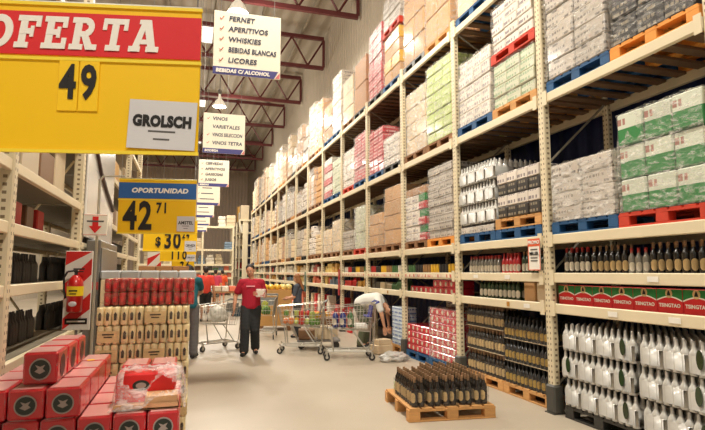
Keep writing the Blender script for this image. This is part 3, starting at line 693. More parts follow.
for b_ in range(3, NB + 1):
    for lv, z, hs in (('B', BZ, (.2, .28)), ('A', AZ, (.16, .24))):
        if lv == 'B' and b_ < 5: continue
        ci = rnd.randrange(12)
        for j in range(7):
            if rnd.random() < .3: ci = rnd.randrange(12)
            kd = rnd.randrange(3); h = rnd.choice(hs)
            tag(ob(KN[kd][0], goods(ci, kd, h), None, (4.22, P(b_ - 1) + .2 + .285 * j, z), R(rnd.uniform(-4, 4))), '%s %s, %s of the %s bay, %s from its near post' % (CNAME[ci], KN[kd][1], ('lowest shelf', 'second shelf')[lv == 'B'], ordn(b_), ordn(j)), KN[kd][1], 'small goods on the shelves')
    if b_ >= 4:
        for j in range(4):
            ci = rnd.choice([0, 1, 5, 9, 10, 11, 7]); nn = rnd.choice((2, 3, 4))
            kd = 2; h = .22
            for k in range(nn):
                tag(ob('goods_box', goods(ci, 0, h), None, (4.25, P(b_ - 1) + .3 + .5 * j, .002 + .222 * k), R(rnd.uniform(-5, 5))), '%s box on the floor of the %s bay, %s column, %s up' % (CNAME[ci], ordn(b_), ordn(j), ordn(k)), 'box', 'boxes on the rack floor')
# distant pallet loads, one mesh each
def far_load(nx, ny, nz_, h, m, seed, m2=None):
    rg = random.Random(seed); q = MB(); dx, dy, cz = .96, .91, h / nz_
    for i in range(nx):
        for j in range(ny):
            top = nz_ - rg.choice((0, 0, 0, 1, 1, 2)) if nz_ > 3 else nz_ - (rg.random() < .3); mi = 1 if rg.random() < .3 else 0
            for k in range(max(2, top)): q.cbox((-dx / 2 + dx / nx * (i + .5) + rg.uniform(-.008, .008), -dy / 2 + dy / ny * (j + .5) + rg.uniform(-.008, .008), cz * (k + .5)), (dx / nx * .96, dy / ny * .955, cz * .94), .02, mi)
    return q.mesh('carton_load', m, m2 or CARTON)
FM = [('beige', CARTBE), ('kraft', CARTON), ('white', CARTWH), ('beige', CARTBE), ('brown', CARTBR), ('white', CARTWH), ('kraft', CARTON), ('red', CARTRD), ('grey', CARTGR)]
FLM = {}
for b_ in range(6, NB + 1):
    for lv in 'CDE':
        for s in (0, 1):
            nm, m = FM[rnd.choice((0, 1, 2, 3, 3, 4, 5, 6, 0, 8) if lv != 'D' or b_ > 7 else (0, 1, 2, 7, 3))]
            h = rnd.choice((.8, 1.0, 1.2, 1.3)) if lv != 'E' else rnd.choice((1.0, 1.3, 1.6, 1.8)); n3 = rnd.choice(((2, 2, 3), (2, 2, 4), (2, 3, 5), (2, 3, 4), (3, 3, 6)))
            k = (nm, h, n3)
            if k not in FLM: FLM[k] = far_load(*n3, h, m, len(FLM), rnd.choice((CARTON, CARTBE, CARTWH)))
            pc = rnd.choice(('brown', 'brown', 'blue', 'wooden', 'dark'))
            pal(pc, b_, lv, s, near=False)
            t = thing('carton_load', nm + ' wrapped carton load ' + where(b_, lv, s), 'carton stack', (SX, slot(b_, s), base(lv)), R(rnd.uniform(-.7, .7)), 'wrapped loads on the big rack')
            ob('carton_block', FLM[k], t)
            if rnd.random() < .45: continue
            kf = (round(h, 1), rnd.randrange(2))
            if kf not in FLM: FLM[kf] = film_mesh(.97, .92, h, len(FLM), FILM if kf[1] else FILMH, cell=.12)
            ob('stretch_film', FLM[kf], t)
# ------------------------------------------------------------------ far end of the hall
def shelf_unit(x0, x1, y, zs, label, d=1.0, posts=None):
    t = thing('shelving_unit', label, 'shelving', (0, 0, 0)); H_ = max(zs) + .02
    up = MB().box((0, 0, H_ / 2), (.12, .1, H_)).mesh('upright', CREAM)
    n_ = posts or max(1, round((x1 - x0) / 2.0))
    for i in range(n_ + 1):
        for dy in (0, d): ob('upright', up, t, (x0 + (x1 - x0) * i / n_, y + dy, 0))
    for z in zs:
        ob('shelf', MB().box(((x0 + x1) / 2, y + d / 2, z - .04), (x1 - x0 - .01, d, .06)).box(((x0 + x1) / 2, y - .052, z - .06), (x1 - x0 + .1, .012, .13)).mesh('shelf', CREAM), t)
    return t
shelf_unit(-3.1, 2.98, 37.5, (.5, 1.25, 1.7, 2.14, 3.15, 4.73), 'cream shelving unit facing the aisle at the far end of the hall', posts=3)
rg = random.Random(5)
for lv, z in enumerate((.5, 1.25, 1.7, 2.14, 3.15, 4.73)):
    x = -2.8; j = 0
    while x < 2.7:
        big = lv >= 3; w_ = rg.uniform(.5, .8) if big else rg.uniform(.28, .4); h = rg.uniform(.45, .85) if big else rg.uniform(.2, .34)
        if rg.random() < (.25 if big else .12): x += w_; continue
        ci = rg.choice([1, 5, 9, 8, 5, 9]) if big else rg.randrange(12)
        q = MB()
        if big:
            for k in range(3): q.cbox((rg.uniform(-.02, .02), 0, h / 3 * (k + .5)), (w_ * .95 - .06 * k * (rg.random() < .5), .6, h / 3 * .97), .03)
        else: q.cbox((0, 0, h / 2), (w_ * .92, .4, h), .02)
        tag(ob('goods_box', q.mesh('goods', mcolor(PAL[ci])), None, (x + w_ / 2, 37.95, z - .009)), '%s goods, far end shelving, %s shelf up, %s from the left' % (CNAME[ci], ordn(lv), ordn(min(j, 19))), 'box', 'goods on the far end shelving'); j += 1
        x += w_ + .03
t = thing('rack_end_frame', 'tall cream end panel closing the far end of the aisle', 'end panel', (3.77, 37.1, 0))
ob('panel', MB().cbox((0, 0, 2.55), (.36, .1, 5.1), .02).mesh('panel', CREAM), t)
ob('cap', MB().box((0, 0, 5.13), (.42, .16, .06)).mesh('cap', CREAM), t)
t = thing('shelving_unit', 'tall cream shelving running along the wall past the cream end panel', 'shelving', (0, 0, 0))
for y in (38.5, 41, 43.5, 46): ob('upright', MB().box((3.5, y, 2.65), (.12, .12, 5.3)).mesh('upright', CREAM), t)
for z in (.6, 1.2, 1.8, 2.6, 3.5, 4.4, 5.3): ob('shelf', MB().box((3.9, 42.25, z), (.8, 7.6, .09)).mesh('shelf', CREAM), t)
for i, (y, z, h, ci) in enumerate(((39.4, 5.36, 1.1, 5), (40.6, 5.36, .7, 9), (42, 5.36, 1.3, 3), (39.4, 4.46, .6, 1), (41.5, 3.56, .6, 5), (39.5, 2.66, .6, 9), (41.6, 1.86, .5, 0), (39.4, 1.26, .4, 4))):
    tag(ob('goods_box', MB().cbox((0, 0, h / 2), (.6, .9, h), .02).mesh('goods', mcolor(PAL[ci])), None, (3.9, y, z - .014)), '%s goods on the side shelving past the end panel, %s in order' % (CNAME[ci], ordn(i)), 'box', 'goods on the side shelving')

# ------------------------------------------------------------------ hanging category boards
TK = MB(); TK.tube((-.018, 0, .004), (0, 0, -.018), .005, seg=4); TK.tube((0, 0, -.018), (.034, 0, .03), .005, seg=4); TICKM = TK.mesh('tick_mark', TICK)
def board(y, x0, z0, w_, h_, lines, band, desc, rz=0, ticks=None, size=.085, live=True):
    t = thing('hanging_board', desc, 'hanging sign', (x0 + w_ / 2, y, z0), rz, 'boards hanging over the aisle')
    ob('panel', MB().cbox((0, 0, h_ / 2), (w_, .02, h_), .004).mesh('panel', BOARD), t)
    bh = h_ * .12
    ob('band', MB().poly([(-w_ / 2, 0), (w_ / 2 - .09, 0), (w_ / 2 - .03, bh), (-w_ / 2, bh)], -.011, -.014).mesh('band', PURPLE), t)
    ob('corner_flash', MB().poly([(w_ / 2 - .07, .01), (w_ / 2 - .01, .01), (w_ / 2 - .005, bh * .9)], -.011, -.015).mesh('corner_flash', mat('flash_pink', (214, 110, 110), .5)), t)
    n_ = len(lines); rowh = (h_ - bh) / (n_ + .35)
    for i, s_ in enumerate(lines):
        z = h_ - rowh * (i + .68)
        if s_ is None: continue
        if live:
            me = text_mesh(s_, size, INK, bold=.003, shear=.12, align='LEFT', sx=1.0); wid = max(v.co.x for v in me.vertices); k = min(1, (w_ * .72) / wid)
            me.transform(Matrix.Diagonal((k, 1, 1, 1))); ob('lettering', me, t, (-w_ / 2 + .2, -.012, z))
        else:
            ob('text_line', MB().box((0, 0, 0), (w_ * (.4 + .1 * (i % 3)), .003, .035)).mesh('text_line', INK), t, (-.04, -.012, z))
        if ticks is None or i in ticks: ob('tick_mark', TICKM, t, (-w_ / 2 + .1, -.012, z))
    if band:
        me = text_mesh(band, .07, mat('letter_white', (246, 240, 230), .5), bold=.0035, shear=.12, align='LEFT'); wid = max(v.co.x for v in me.vertices); k = min(1, (w_ * .82) / wid)
        me.transform(Matrix.Diagonal((k, 1, 1, 1))); ob('lettering', me, t, (-w_ / 2 + .04, -.016, bh / 2))
    hk = MB()
    for sx in (-1, 1): hk.tube((sx * w_ * .4, 0, h_ - .02), (sx * w_ * .4, 0, 11.99 - z0), .004, seg=4)
    ob('wire', hk.mesh('wire', GREYMET), t)
board(7.3, .25, 4.32, .93, .92, ['FERNET', 'APERITIVOS', 'WHISKIES', 'BEBIDAS BLANCAS', 'LICORES'], 'BEBIDAS C/ ALCOHOL', 'white spirits board with five ticked lines, nearest of the hanging boards', R(-2), size=.1)
board(12.2, .25, 4.28, .93, .93, ['VINOS', 'VARIETALES', 'VINOS SELECCION', 'VINOS TETRA'], 'BODEGA', 'white wine board with four printed lines, second of the hanging boards', R(-1), ticks=(0, 2, 3), size=.11)
board(17.1, .25, 4.28, .93, .85, ['CERVEZAS', 'APERITIVOS', 'GASEOSAS', 'JUGOS'], 'BEBIDAS', 'white board with four ticked drink lines, third of the hanging boards', R(-2), size=.11)
for i in range(4):
    board(22.0 + 4.9 * i, .25, 4.28, .93, .85, ['-'] * 3, None, 'white board with unreadable lines, %s of the hanging boards' % ordn(3 + i), R(-2), live=False)

# ------------------------------------------------------------------ price posters hung over the stacks on the left
def slab_letter(ch, m, s_=1.0):
    """bold slab serif capitals, height 1, sheared afterwards"""
    q = MB(); T = .24; F = .17; cnt = [0]
    def b_(x0, x1, z0, z1): cnt[0] += 1; q.box(((x0 + x1) / 2, 0, (z0 + z1) / 2), (x1 - x0, .01 + .0016 * cnt[0], z1 - z0))
    if ch in 'EF':
        b_(.1, .1 + T, 0, 1); b_(0, .78, 1 - F, 1); b_(.62, .78, .66, 1); b_(.1, .58, .43, .43 + F); b_(.46, .58, .34, .68)
        if ch == 'E': b_(0, .82, 0, F); b_(.66, .82, 0, .34); wd = .82
        else: b_(0, .46, 0, F); wd = .78
    elif ch == 'R':
        b_(.1, .1 + T, 0, 1); b_(0, .46, 0, F); b_(0, .5, 1 - F, 1); b_(.3, .5, .4, .4 + F)
        for k in range(8):
            a0, a1 = -math.pi / 2 + math.pi * k / 8, -math.pi / 2 + math.pi * (k + 1) / 8
            f_ = lambda a, rr: (.48 + rr * math.cos(a) * .95, .7 + rr * math.sin(a))
            q.poly([f_(a0, .3), f_(a1, .3), f_(a1, .09), f_(a0, .09)], -.005, .005)
        q.poly([(.38, .42), (.62, .42), (.86, .0), (.58, .0)], -.011, .011); b_(.6, .94, 0, F); wd = .94
    elif ch == 'T': b_(.31, .31 + T, 0, 1); b_(0, .86, 1 - F, 1); b_(0, .14, .64, 1); b_(.72, .86, .64, 1); b_(.18, .68, 0, F); wd = .86
    elif ch == 'A':
        q.poly([(.08, 0), (.32, 0), (.52, .82), (.38, 1)], -.01, .01); q.poly([(.38, 1), (.66, 1), (.96, 0), (.7, 0)], -.011, .011)
        b_(.3, .76, .24, .24 + F * .85); b_(0, .4, 0, F); b_(.6, 1.04, 0, F); b_(.26, .66, 1 - F * .8, 1); wd = 1.04
    elif ch == 'O':
        for k in range(20):
            a0, a1 = 2 * math.pi * k / 20, 2 * math.pi * (k + 1) / 20
            f_ = lambda a, rx, rz_: (.46 + rx * math.cos(a), .5 + rz_ * math.sin(a))
            q.poly([f_(a0, .46, .51), f_(a1, .46, .51), f_(a1, .21, .3), f_(a0, .21, .3)], -.005, .005)
        wd = .92
    me = q.mesh('letter', m); me.transform(Matrix(((1, 0, .14, 0), (0, 1, 0, 0), (0, 0, 1, 0), (0, 0, 0, 1)))); return me, wd
def poster(xr, y, z0, w_, h_, rz, desc, head, headm, price, cents, brand, px, cur=False, brandbox=None):
    """origin at the lower right corner, x runs left negative"""
    t = thing('price_poster', desc, 'price poster', (xr, y, z0), rz)
    ob('board', MB().cbox((-w_ / 2, 0, h_ / 2), (w_, .012, h_), .003).mesh('board', YELLOW), t)
    fr = MB()
    for z in (.006, h_ - .006, h_ * .62): fr.box((-w_ / 2, -.008, z), (w_ + .008, .012, .014))
    ob('edge_profile', fr.mesh('edge_profile', YELLOW2), t)
    hz0, hz1 = h_ * .645, h_ * .935
    ob('header', MB().box((-w_ / 2, -.009, (hz0 + hz1) / 2), (w_, .006, hz1 - hz0)).mesh('header', headm), t)
    LW = mat('letter_white', (246, 240, 230), .5)
    if head == 'OFERTA':
        hh = .125; x = -.905; sc_ = .111
        for ch in head:
            me, wd = slab_letter(ch, LW); me.transform(Matrix.Diagonal((.122, .4, .145, 1))); ob('letter', me, t, (x, -.0135, (hz0 + hz1) / 2 - .07)); x += wd * .122 + .014
    elif head:
        me = text_mesh(head, .072, LW, bold=.0035, shear=.18); wid = max(v.co.x for v in me.vertices) * 2; k = (w_ * .74) / wid; me.transform(Matrix.Diagonal((k, 1, 1, 1)))
        ob('lettering', me, t, (-w_ / 2 + .02, -.014, (hz0 + hz1) / 2))
    return t
def digits(t, txt, x, z, size, sx=.62, cardw=None, m=INKB, card=False):
    for i, ch in enumerate(txt):
        me = text_mesh(ch, size, m, bold=size * .03, sx=sx); xx = x + i * (cardw or size * .6)
        if cardw and card: ob('digit_card', MB().cbox((0, 0, 0), (cardw - .004, .005, size * 1.12), .001).mesh('digit_card', mat('digit_card_yellow', (255, 206, 20), .45)), t, (xx, -.0105, z - size * .02))
        ob('digit', me, t, (xx, -.0155, z))
def brand_sheet(t, x0, x1, z0, z1, txt, ts=None, rot=0):
    b_ = ob('paper_sheet', MB().cbox((0, 0, 0), (x1 - x0, .003, z1 - z0), .0005).mesh('paper_sheet', PAPER), t, ((x0 + x1) / 2, -.014, (z0 + z1) / 2)); b_.rotation_euler = (0, R(rot), 0)
    me = text_mesh(txt, ts or (z1 - z0) * .3, INKB, bold=(z1 - z0) * (.02 if len(txt) == 7 and txt[0] == 'G' else .008), extrude=.0006); wid = max(v.co.x for v in me.vertices) * 2; k = (x1 - x0) * .86 / wid
    me.transform(Matrix.Diagonal((k, 1, 1, 1))); ob('lettering', me, b_, (.0, -.003, (z1 - z0) * .06))
    for zz, f_ in ((-.14, .4), (-.3, .24)): ob('text_line', MB().box((0, 0, 0), ((x1 - x0) * f_, .001, (z1 - z0) * .035)).mesh('text_line', mat('ink_soft', (90, 86, 84), .6)), b_, (0, -.002, (z1 - z0) * zz))
t = poster(.028, 2.35, 2.1, .985, .66, R(-12), 'big yellow and red offer poster hanging nearest the camera over red cases', 'OFERTA', REDS, '49', '', 'GROLSCH', 0)
digits(t, '49', -.548, .3, .205, .64, .085, card=True)
brand_sheet(t, -.292, -.008, .022, .235, 'GROLSCH', rot=2)
t = poster(.075, 6.2, 2.02, .83, .61, R(-8), 'yellow poster with blue header hanging over gold and red can packs', 'OPORTUNIDAD', BLUES, '42', '71', 'AMSTEL', 0)
digits(t, '42', -.7, .185, .43, .66, .16); digits(t, '71', -.4, .285, .16, .7, .07)
brand_sheet(t, -.2, -.01, .03, .2, 'AMSTEL')
def hang(x0, x1, y, z, zt, nm, label):
    pass
t = poster(.14, 9.0, 1.93, .83, .5, R(-6), 'yellow price poster hanging behind the blue-header poster', None, YELLOW, '', '', '', 0)
digits(t, '$', -.6, .15, .2, .8); digits(t, '30', -.45, .165, .36, .66, .14); digits(t, '24', -.21, .26, .14, .7, .065); brand_sheet(t, -.19, -.01, .0, .17, 'CERVEZA')
t = poster(.17, 11.6, 1.82, .72, .48, R(-6), 'yellow price poster with one ten hanging third behind the posters', None, YELLOW, '', '', '', 0)
digits(t, '110', -.47, .12, .24, .75, .12); brand_sheet(t, -.2, -.01, .0, .14, 'CERVEZA')
t = poster(.17, 14.2, 1.74, .55, .5, R(-6), 'yellow price poster farthest of the row, partly hidden', None, YELLOW, '', '', '', 0)
digits(t, '42', -.3, .1, .24, .75, .14)
for (xr, y, z, w_, lab) in ((.028, 2.352, 2.76, .985, 'big red-header offer poster'), (.075, 6.202, 2.63, .83, 'blue-header poster'), (.14, 9.0, 2.43, .83, 'poster behind the blue-header one'), (.17, 11.6, 2.30, .72, 'third poster behind'), (.17, 14.2, 2.24, .55, 'farthest yellow poster')):
    t = thing('poster_hanger', 'thin steel bar and wires holding the ' + lab, 'hanger', (xr, y, z), R({2.352: -12, 6.202: -8}.get(y, -6)))
    ob('bar', MB().tube((-w_, 0, .008), (0, 0, .008), .006, seg=6).mesh('bar', CHROME), t)
    ob('wire', MB().tube((-w_ + .02, 0, .01), (-w_ + .02, 0, 11.99 - z), .003, seg=4).tube((-.02, 0, .01), (-.02, 0, 11.99 - z), .003, seg=4).mesh('wire', GREYMET), t)

# ------------------------------------------------------------------ left rack
LXF, LXB = -1.34, -2.3
lr = thing('pallet_rack', 'cream steel rack along the left side behind the beer stacks', 'pallet rack')
LY = [4.62 + 2.74 * i for i in range(-1, 5)]
lpost = MB().cbox((0, 0, 3.0), (.12, .1, 6.0), .012).mesh('upright', CREAM_P)
for y in LY:
    ob('upright', lpost, lr, (LXF, y, 0)); ob('upright', lpost, lr, (LXB, y, 0))
    if y > 3: ob('brace', MB().tube((LXF - .07, y, .4), (LXB + .07, y, 1.6), .016, seg=4).tube((LXB + .07, y, 1.7), (LXF - .07, y, 3.0), .016, seg=4).mesh('brace', CREAM), lr)
LZs = (.9, 1.5, 1.98, 2.46, 3.3, 4.4)
for i in range(len(LY) - 1):
    yc = (LY[i] + LY[i + 1]) / 2
    for z in LZs:
        ob('beam', MB().cbox((0, 0, -.045), (.05, 2.63, .09), .006).mesh('beam', CREAM), lr, (LXF + .02, yc, z)); ob('rear_beam', MB().box((0, 0, -.045), (.05, 2.63, .09)).mesh('rear_beam', CREAM), lr, (LXB, yc, z))
        ob('shelf_deck', MB().box((0, 0, -.02), (.9, 2.63, .02)).mesh('shelf_deck', mat('deck_metal', (128, 118, 100), .6)), lr, ((LXF + LXB) / 2, yc, z))
struct('wall_left', MB().box((-9.2, 25, 6), (.2, 56, 12)).mesh('wall_left', WALLG))
rg = random.Random(21)
for i in range(len(LY) - 1):
    if i == 0: continue
    for zi, z in enumerate(LZs[:5]):
        y = LY[i] + .19; j = 0
        while y < LY[i + 1] - .62:
            if z >= 2.4: w_ = rg.uniform(.5, .62); h = rg.uniform(.45, .7) if z > 3 else rg.uniform(.4, .64); ci = rg.choice([11, 5, 3, 11]); me = MB().cbox((0, 0, h / 2), (.5, w_ * .95, h), .012).mesh('goods', mcolor(PAL[ci])); nm, cat = 'carton_box', 'box'
            elif zi in (1, 0) or (i > 1): w_ = .28; h = .3; ci = 2; me = goods(2, 1, .3); nm, cat = 'bottle_pack', 'bottle pack'
            else: w_ = .4; h = .3; ci = rg.choice([2, 11, 0]); me = goods(ci, 0, .3); nm, cat = 'goods_box', 'box'
            if i == 2 and zi in (2, 3): y += w_ + .02; continue
            tag(ob(nm, me, None, (LXF - .34, y + w_ / 2 - .1, z - .009)), '%s %s on the left rack, %s shelf, %s section, %s along' % (CNAME[ci], cat, ordn(zi), ordn(i - 1), ordn(j)), cat, 'goods on the left rack'); j += 1
            y += w_ + .02
# pale glossy panel with a dark curved line, and the grey cabinet below it
t = thing('advertising_board', 'pale glossy advertising panel with a dark curved line on the left rack', 'advertising board', (LXF + .06, 8.75, 2.05))
ob('panel', MB().cbox((0, 0, .85), (.03, 2.5, 1.7), .01).mesh('panel', mat('panel_pale', (226, 222, 218), .2, coat=.6, c2=(176, 178, 190), thr=.62, scale=1.4, stretch=(1, .4, 2.6))), t)
ob('curved_line', MB().path([(.02, -1.15, 1.68), (.02, -1.0, 1.45), (.02, -.8, 1.25), (.02, -.3, 1.0), (.02, .3, .82), (.02, 1.15, .6)], .035).mesh('curved_line', mat('line_dark', (60, 34, 30), .5)), t)
t = thing('metal_cabinet', 'brushed grey metal cabinet beside the fire extinguisher', 'cabinet', (-1.16, 8.5, 0))
ob('body', MB().cbox((-.02, 0, 1.02), (.17, 1.7, 2.0), .01).mesh('body', GREYMET), t)
ob('door', MB().cbox((.072, .0, 1.0), (.012, 1.62, 1.84), .006).mesh('door', GREYMET), t, (0, 0, 0), 0)
ob('notice', MB().box((.0, -.853, 1.42), (.12, .004, .1)).mesh('notice', mat('notice_pinkred', (198, 84, 84), .5)), t)

# extinguisher panel
def striped_panel(x, y, z, w_, h_, rz, label, ext=True):
    t = thing('extinguisher_panel', label, 'safety panel', (x, y, z), rz)
    ob('board', MB().cbox((0, 0, h_ / 2), (w_, .02, h_), .004).mesh('board', WHITE), t)
    st = MB(); k = 0; z_ = -.02
    hw = w_ / 2 - .005
    for z_ in (.1, .46, .82):
        if z_ - .14 + w_ > h_ + .2: continue
        pts = [(-hw, z_ - .15), (hw, z_ - .15 + w_), (hw, min(z_ + w_ + .02, h_ - .005)), (-hw, min(z_ + .02, h_ - .005))]
        pts = [(px, max(.005, min(pz, h_ - .005))) for px, pz in pts]
        st.poly(pts, -.0105, -.0125)
    ob('warning_stripes', st.mesh('warning_stripes', mat('stripe_red', (214, 40, 36), .5)), t)
    ob('text_plate', MB().box((0, -.013, .09), (w_ * .8, .003, .06)).mesh('text_plate', INKB), t)
    ob('text_line', MB().box((0, -.015, .09), (w_ * .66, .001, .016)).mesh('text_line', WHITE), t)
    return t
striped_panel(-1.085, 6.2, 1.0, .265, .82, R(-5), 'red and white striped panel behind the fire extinguisher')
striped_panel(-.7, 12.6, 1.42, .3, .62, R(-5), 'small far red and white striped panel beyond the can packs')
t = thing('panel_stand', 'thin grey post carrying the far striped panel', 'post', (-.7, 12.64, 0)); ob('pole', MB().tube((0, 0, .02), (0, 0, 1.9), .015).mesh('pole', GREYMET), t); ob('foot', MB().lathe([(.16, 0), (.16, .02), (.03, .03)], seg=12).mesh('foot', GREYMET), t)
t = thing('panel_stand', 'thin grey post carrying the extinguisher panel beside the gold can packs', 'post', (-1.085, 6.232, 0)); ob('pole', MB().tube((0, 0, .02), (0, 0, 1.8), .014).mesh('pole', GREYMET), t); ob('foot', MB().lathe([(.06, 0), (.06, .02), (.03, .03)], seg=12).mesh('foot', GREYMET), t)
t = thing('fire_extinguisher', 'red fire extinguisher with yellow label mounted on the striped panel', 'fire extinguisher', (-1.09, 6.092, 1.19), R(-5)); t.scale = (.88, .88, .88)
ob('cylinder', MB().lathe([(.07, 0), (.085, .02), (.088, .3), (.08, .36), (.05, .41), (.03, .43)], seg=18).mesh('cylinder', mat('ext_red', (196, 28, 26), .3, coat=.6), smooth=True), t)
ob('label', MB().lathe([(.0895, .19), (.0895, .3)], seg=18, cap=False).mesh('label', mat('ext_yellow', (246, 214, 30), .5)), t)
ob('label_text', MB().box((0, -.0905, .25), (.09, .002, .016)).box((0, -.0905, .215), (.07, .002, .012)).mesh('label_text', INKB), t)
ob('emblem', MB().ball((0, -.086, .1), (.045, .008, .03)).mesh('emblem', PAPER), t)
ob('valve', MB().tube((0, 0, .42), (0, 0, .49), .018).box((.03, 0, .5), (.12, .02, .018)).box((.03, 0, .47), (.1, .02, .012)).mesh('valve', BLACK), t)
ob('hose', MB().path([(-.02, 0, .48), (-.09, -.01, .47), (-.125, -.01, .4), (-.12, -.01, .28), (-.1, -.01, .16)], .011).mesh('hose', BLACK), t)
t = thing('arrow_sign', 'white sign with a red arrow pointing down to the fire extinguisher', 'sign', (-1.12, 7.313, 2.06), R(-6))
ob('plate', MB().cbox((0, 0, .13), (.28, .01, .27), .003).mesh('plate', WHITE), t)
ob('arrow', MB().poly([(-.035, .235), (.035, .235), (.035, .115), (.075, .115), (0, .025), (-.075, .115), (-.035, .115)], -.006, -.01).mesh('arrow', mat('arrow_red', (214, 34, 34), .5)), t)
ob('text_line', MB().box((0, -.011, .175), (.2, .001, .02)).mesh('text_line', mat('ink_soft', (90, 86, 84), .6)), t)
ob('border', MB().box((0, -.006, .006), (.27, .002, .004)).box((0, -.006, .256), (.27, .002, .004)).mesh('border', mat('arrow_red', (214, 34, 34), .5)), t)
t = thing('sign_pole', 'thin silver pole with a side arm standing behind the gold can packs', 'pole', (-1.1, 7.345, 0))
ob('pole', MB().tube((0, 0, .02), (0, 0, 2.78), .017, seg=8).mesh('pole', CHROME), t); ob('arm', MB().path([(0, 0, 2.76), (.04, 0, 2.82), (.3, -.02, 2.83)], .013).mesh('arm', CHROME), t)
ob('foot', MB().lathe([(.14, 0), (.14, .02), (.03, .04)], seg=12).mesh('foot', GREYMET), t)

# ------------------------------------------------------------------ gold and red can packs
def can_mesh(r, h, m, lid):
    q = MB(); q.lathe([(r * .82, 0), (r, .012), (r, h - .016), (r * .82, h - .002)], seg=10, m=0); q.lathe([(r * .8, h - .004), (r * .8, h)], seg=10, m=1)
    return q.mesh('can', m, lid, smooth=True)
LID = mat('can_lid', (206, 184, 140), .35, metal=.4); BANDM = mat('can_mark', (52, 40, 30), .5); RMARK = mat('can_mark_red', (214, 30, 40), .45)
def can_pack(m, r, h, nx, ny, card, mark, filmm):
    cm = can_mesh(r, h, m, LID); ps = []; st = r * 2.04
    mk = MB().poly([(-.011, h * .28), (.011, h * .28), (.013, h * .62), (0, h * .74), (-.013, h * .62)], -r - .0005, -r - .003).mesh('can_mark', mark)
    for i in range(nx):
        for j in range(ny):
            sub = [('can_mark', mk, (0, 0, 0))] if j == 0 else []
            ps.append(('can', cm, ((i - (nx - 1) / 2) * st, (j - (ny - 1) / 2) * st, 0), 0, sub))
    if card:
        ps.append(('label_card', MB().box((0, -ny * st / 2 - .003, h * .42), (nx * st * .94, .002, h * .62)).mesh('label_card', GOLDCARD), (0, 0, 0), 0,
                   [('card_print', MB().box((0, -ny * st / 2 - .006, h * .55), (nx * st * .5, .002, h * .07)).box((0, -ny * st / 2 - .006, h * .4), (nx * st * .36, .002, h * .06)).mesh('card_print', BANDM), (0, 0, 0))]))
    ps.append(('film_wrap', film_mesh(nx * st, ny * st, h * .96, nx + ny, filmm, amp=.003, cell=.05), (0, 0, .002)))
    full = MB()
    for i in range(nx):
        for j in range(ny): full.lathe([(r * .82, 0), (r, .012), (r, h - .016), (r * .82, h)], ((i - (nx - 1) / 2) * st, (j - (ny - 1) / 2) * st, 0), seg=8)
    return ps, full.mesh('can_pack', m, smooth=True)
GFILM = film_mat('can_film', (250, 236, 200), .02, .22, 14)
GP = [can_pack(GOLDCAN, .0307, .16, 3, 4, c, BANDM, GFILM) for c in (False, True)]
RPk = [can_pack(REDCAN, .0307, .12, 3, 4, False, RMARK, GFILM)]
RPk2 = [can_pack(mat('red_deep_can', (140, 28, 38), .35, rnd=.2), .0307, .12, 3, 4, False, LABELW, GFILM)]
put_pallet('wooden', -.51, 5.69, EPS, 'under the gold can packs beside the aisle')
put_pallet('wooden', -.51, 6.7, EPS, 'farther one under the gold can packs beside the aisle')
rg = random.Random(9)
for k in range(7):
    for i in range(4):
        for j in range(4):
            if 0 < i < 3 and j > 0 and k < 5: continue
            near = j == 0; ci = rg.random() < .45
            Proto('can_pack', 'can pack', GP[ci][0]).put('gold can pack%s, %s row up, %s from left, %s from front' % (' with printed card' if ci and near else '', ordn(k), ordn(i), ordn(j)), (-.65 + .197 * i + (.006 if k % 2 else -.004), 5.28 + .262 * j, PH + .004 + .164 * k), 0, 'gold can packs beside the aisle', None if near else GP[ci][1])
for k in range(2):
    for i in range(4):
        for j in range(3):
            near = j == 0; pk = RPk if rg.random() < .75 else RPk2
            Proto('can_pack', 'can pack', pk[0][0]).put('red can pack above gold ones, %s row, %s from left, %s from front' % (('lower', 'upper')[k], ordn(i), ordn(j)), (-.62 + .2 * i, 5.42 + .262 * j, PH + .006 + .164 * 7 + .123 * k), 0, 'red can packs on top of the gold ones', None if near else pk[0][1])
# farther stacks along the left of the aisle
silv = mcolor((196, 200, 204), .3)
for j in range(5):
    for i in range(2):
        tag(ob('can_pack', MB().cbox((0, 0, .06), (.235, .26, .118), .02).mesh('can_pack', silv), None, (-.955 + .24 * j, 7.7 + .28 * i, 1.501), 0), 'silver film-wrapped can pack behind the red packs, %s from the left, %s row' % (ordn(j), ('front', 'back')[i]), 'can pack', 'silver can packs')
for j in range(3):
    for k in range(5):
        tag(ob('carton_box', MB().cbox((0, 0, .15), (.36, .7, .298), .008).mesh('carton_box', CARTBE), None, (-.86 + .375 * j - .02, 7.89, .001 + .3 * k), 0), 'beige carton under the silver packs, %s row up, %s from the left' % (ordn(k), ordn(j)), 'box', 'cartons under the silver packs')
for j in range(3):
    for k in range(5):
        m = CARTRD if k < 3 else CARTBR
        tag(ob('carton_box', MB().cbox((0, 0, .17), (.26, .6, .338), .008).mesh('carton_box', m), None, (-.55 + .275 * j - .1, 9.9, .001 + .34 * k), 0), '%s box stacked behind the silver packs, %s row up, %s from the left' % (('red', 'brown')[k >= 3], ordn(k), ordn(j)), 'box', 'boxes behind the silver packs')

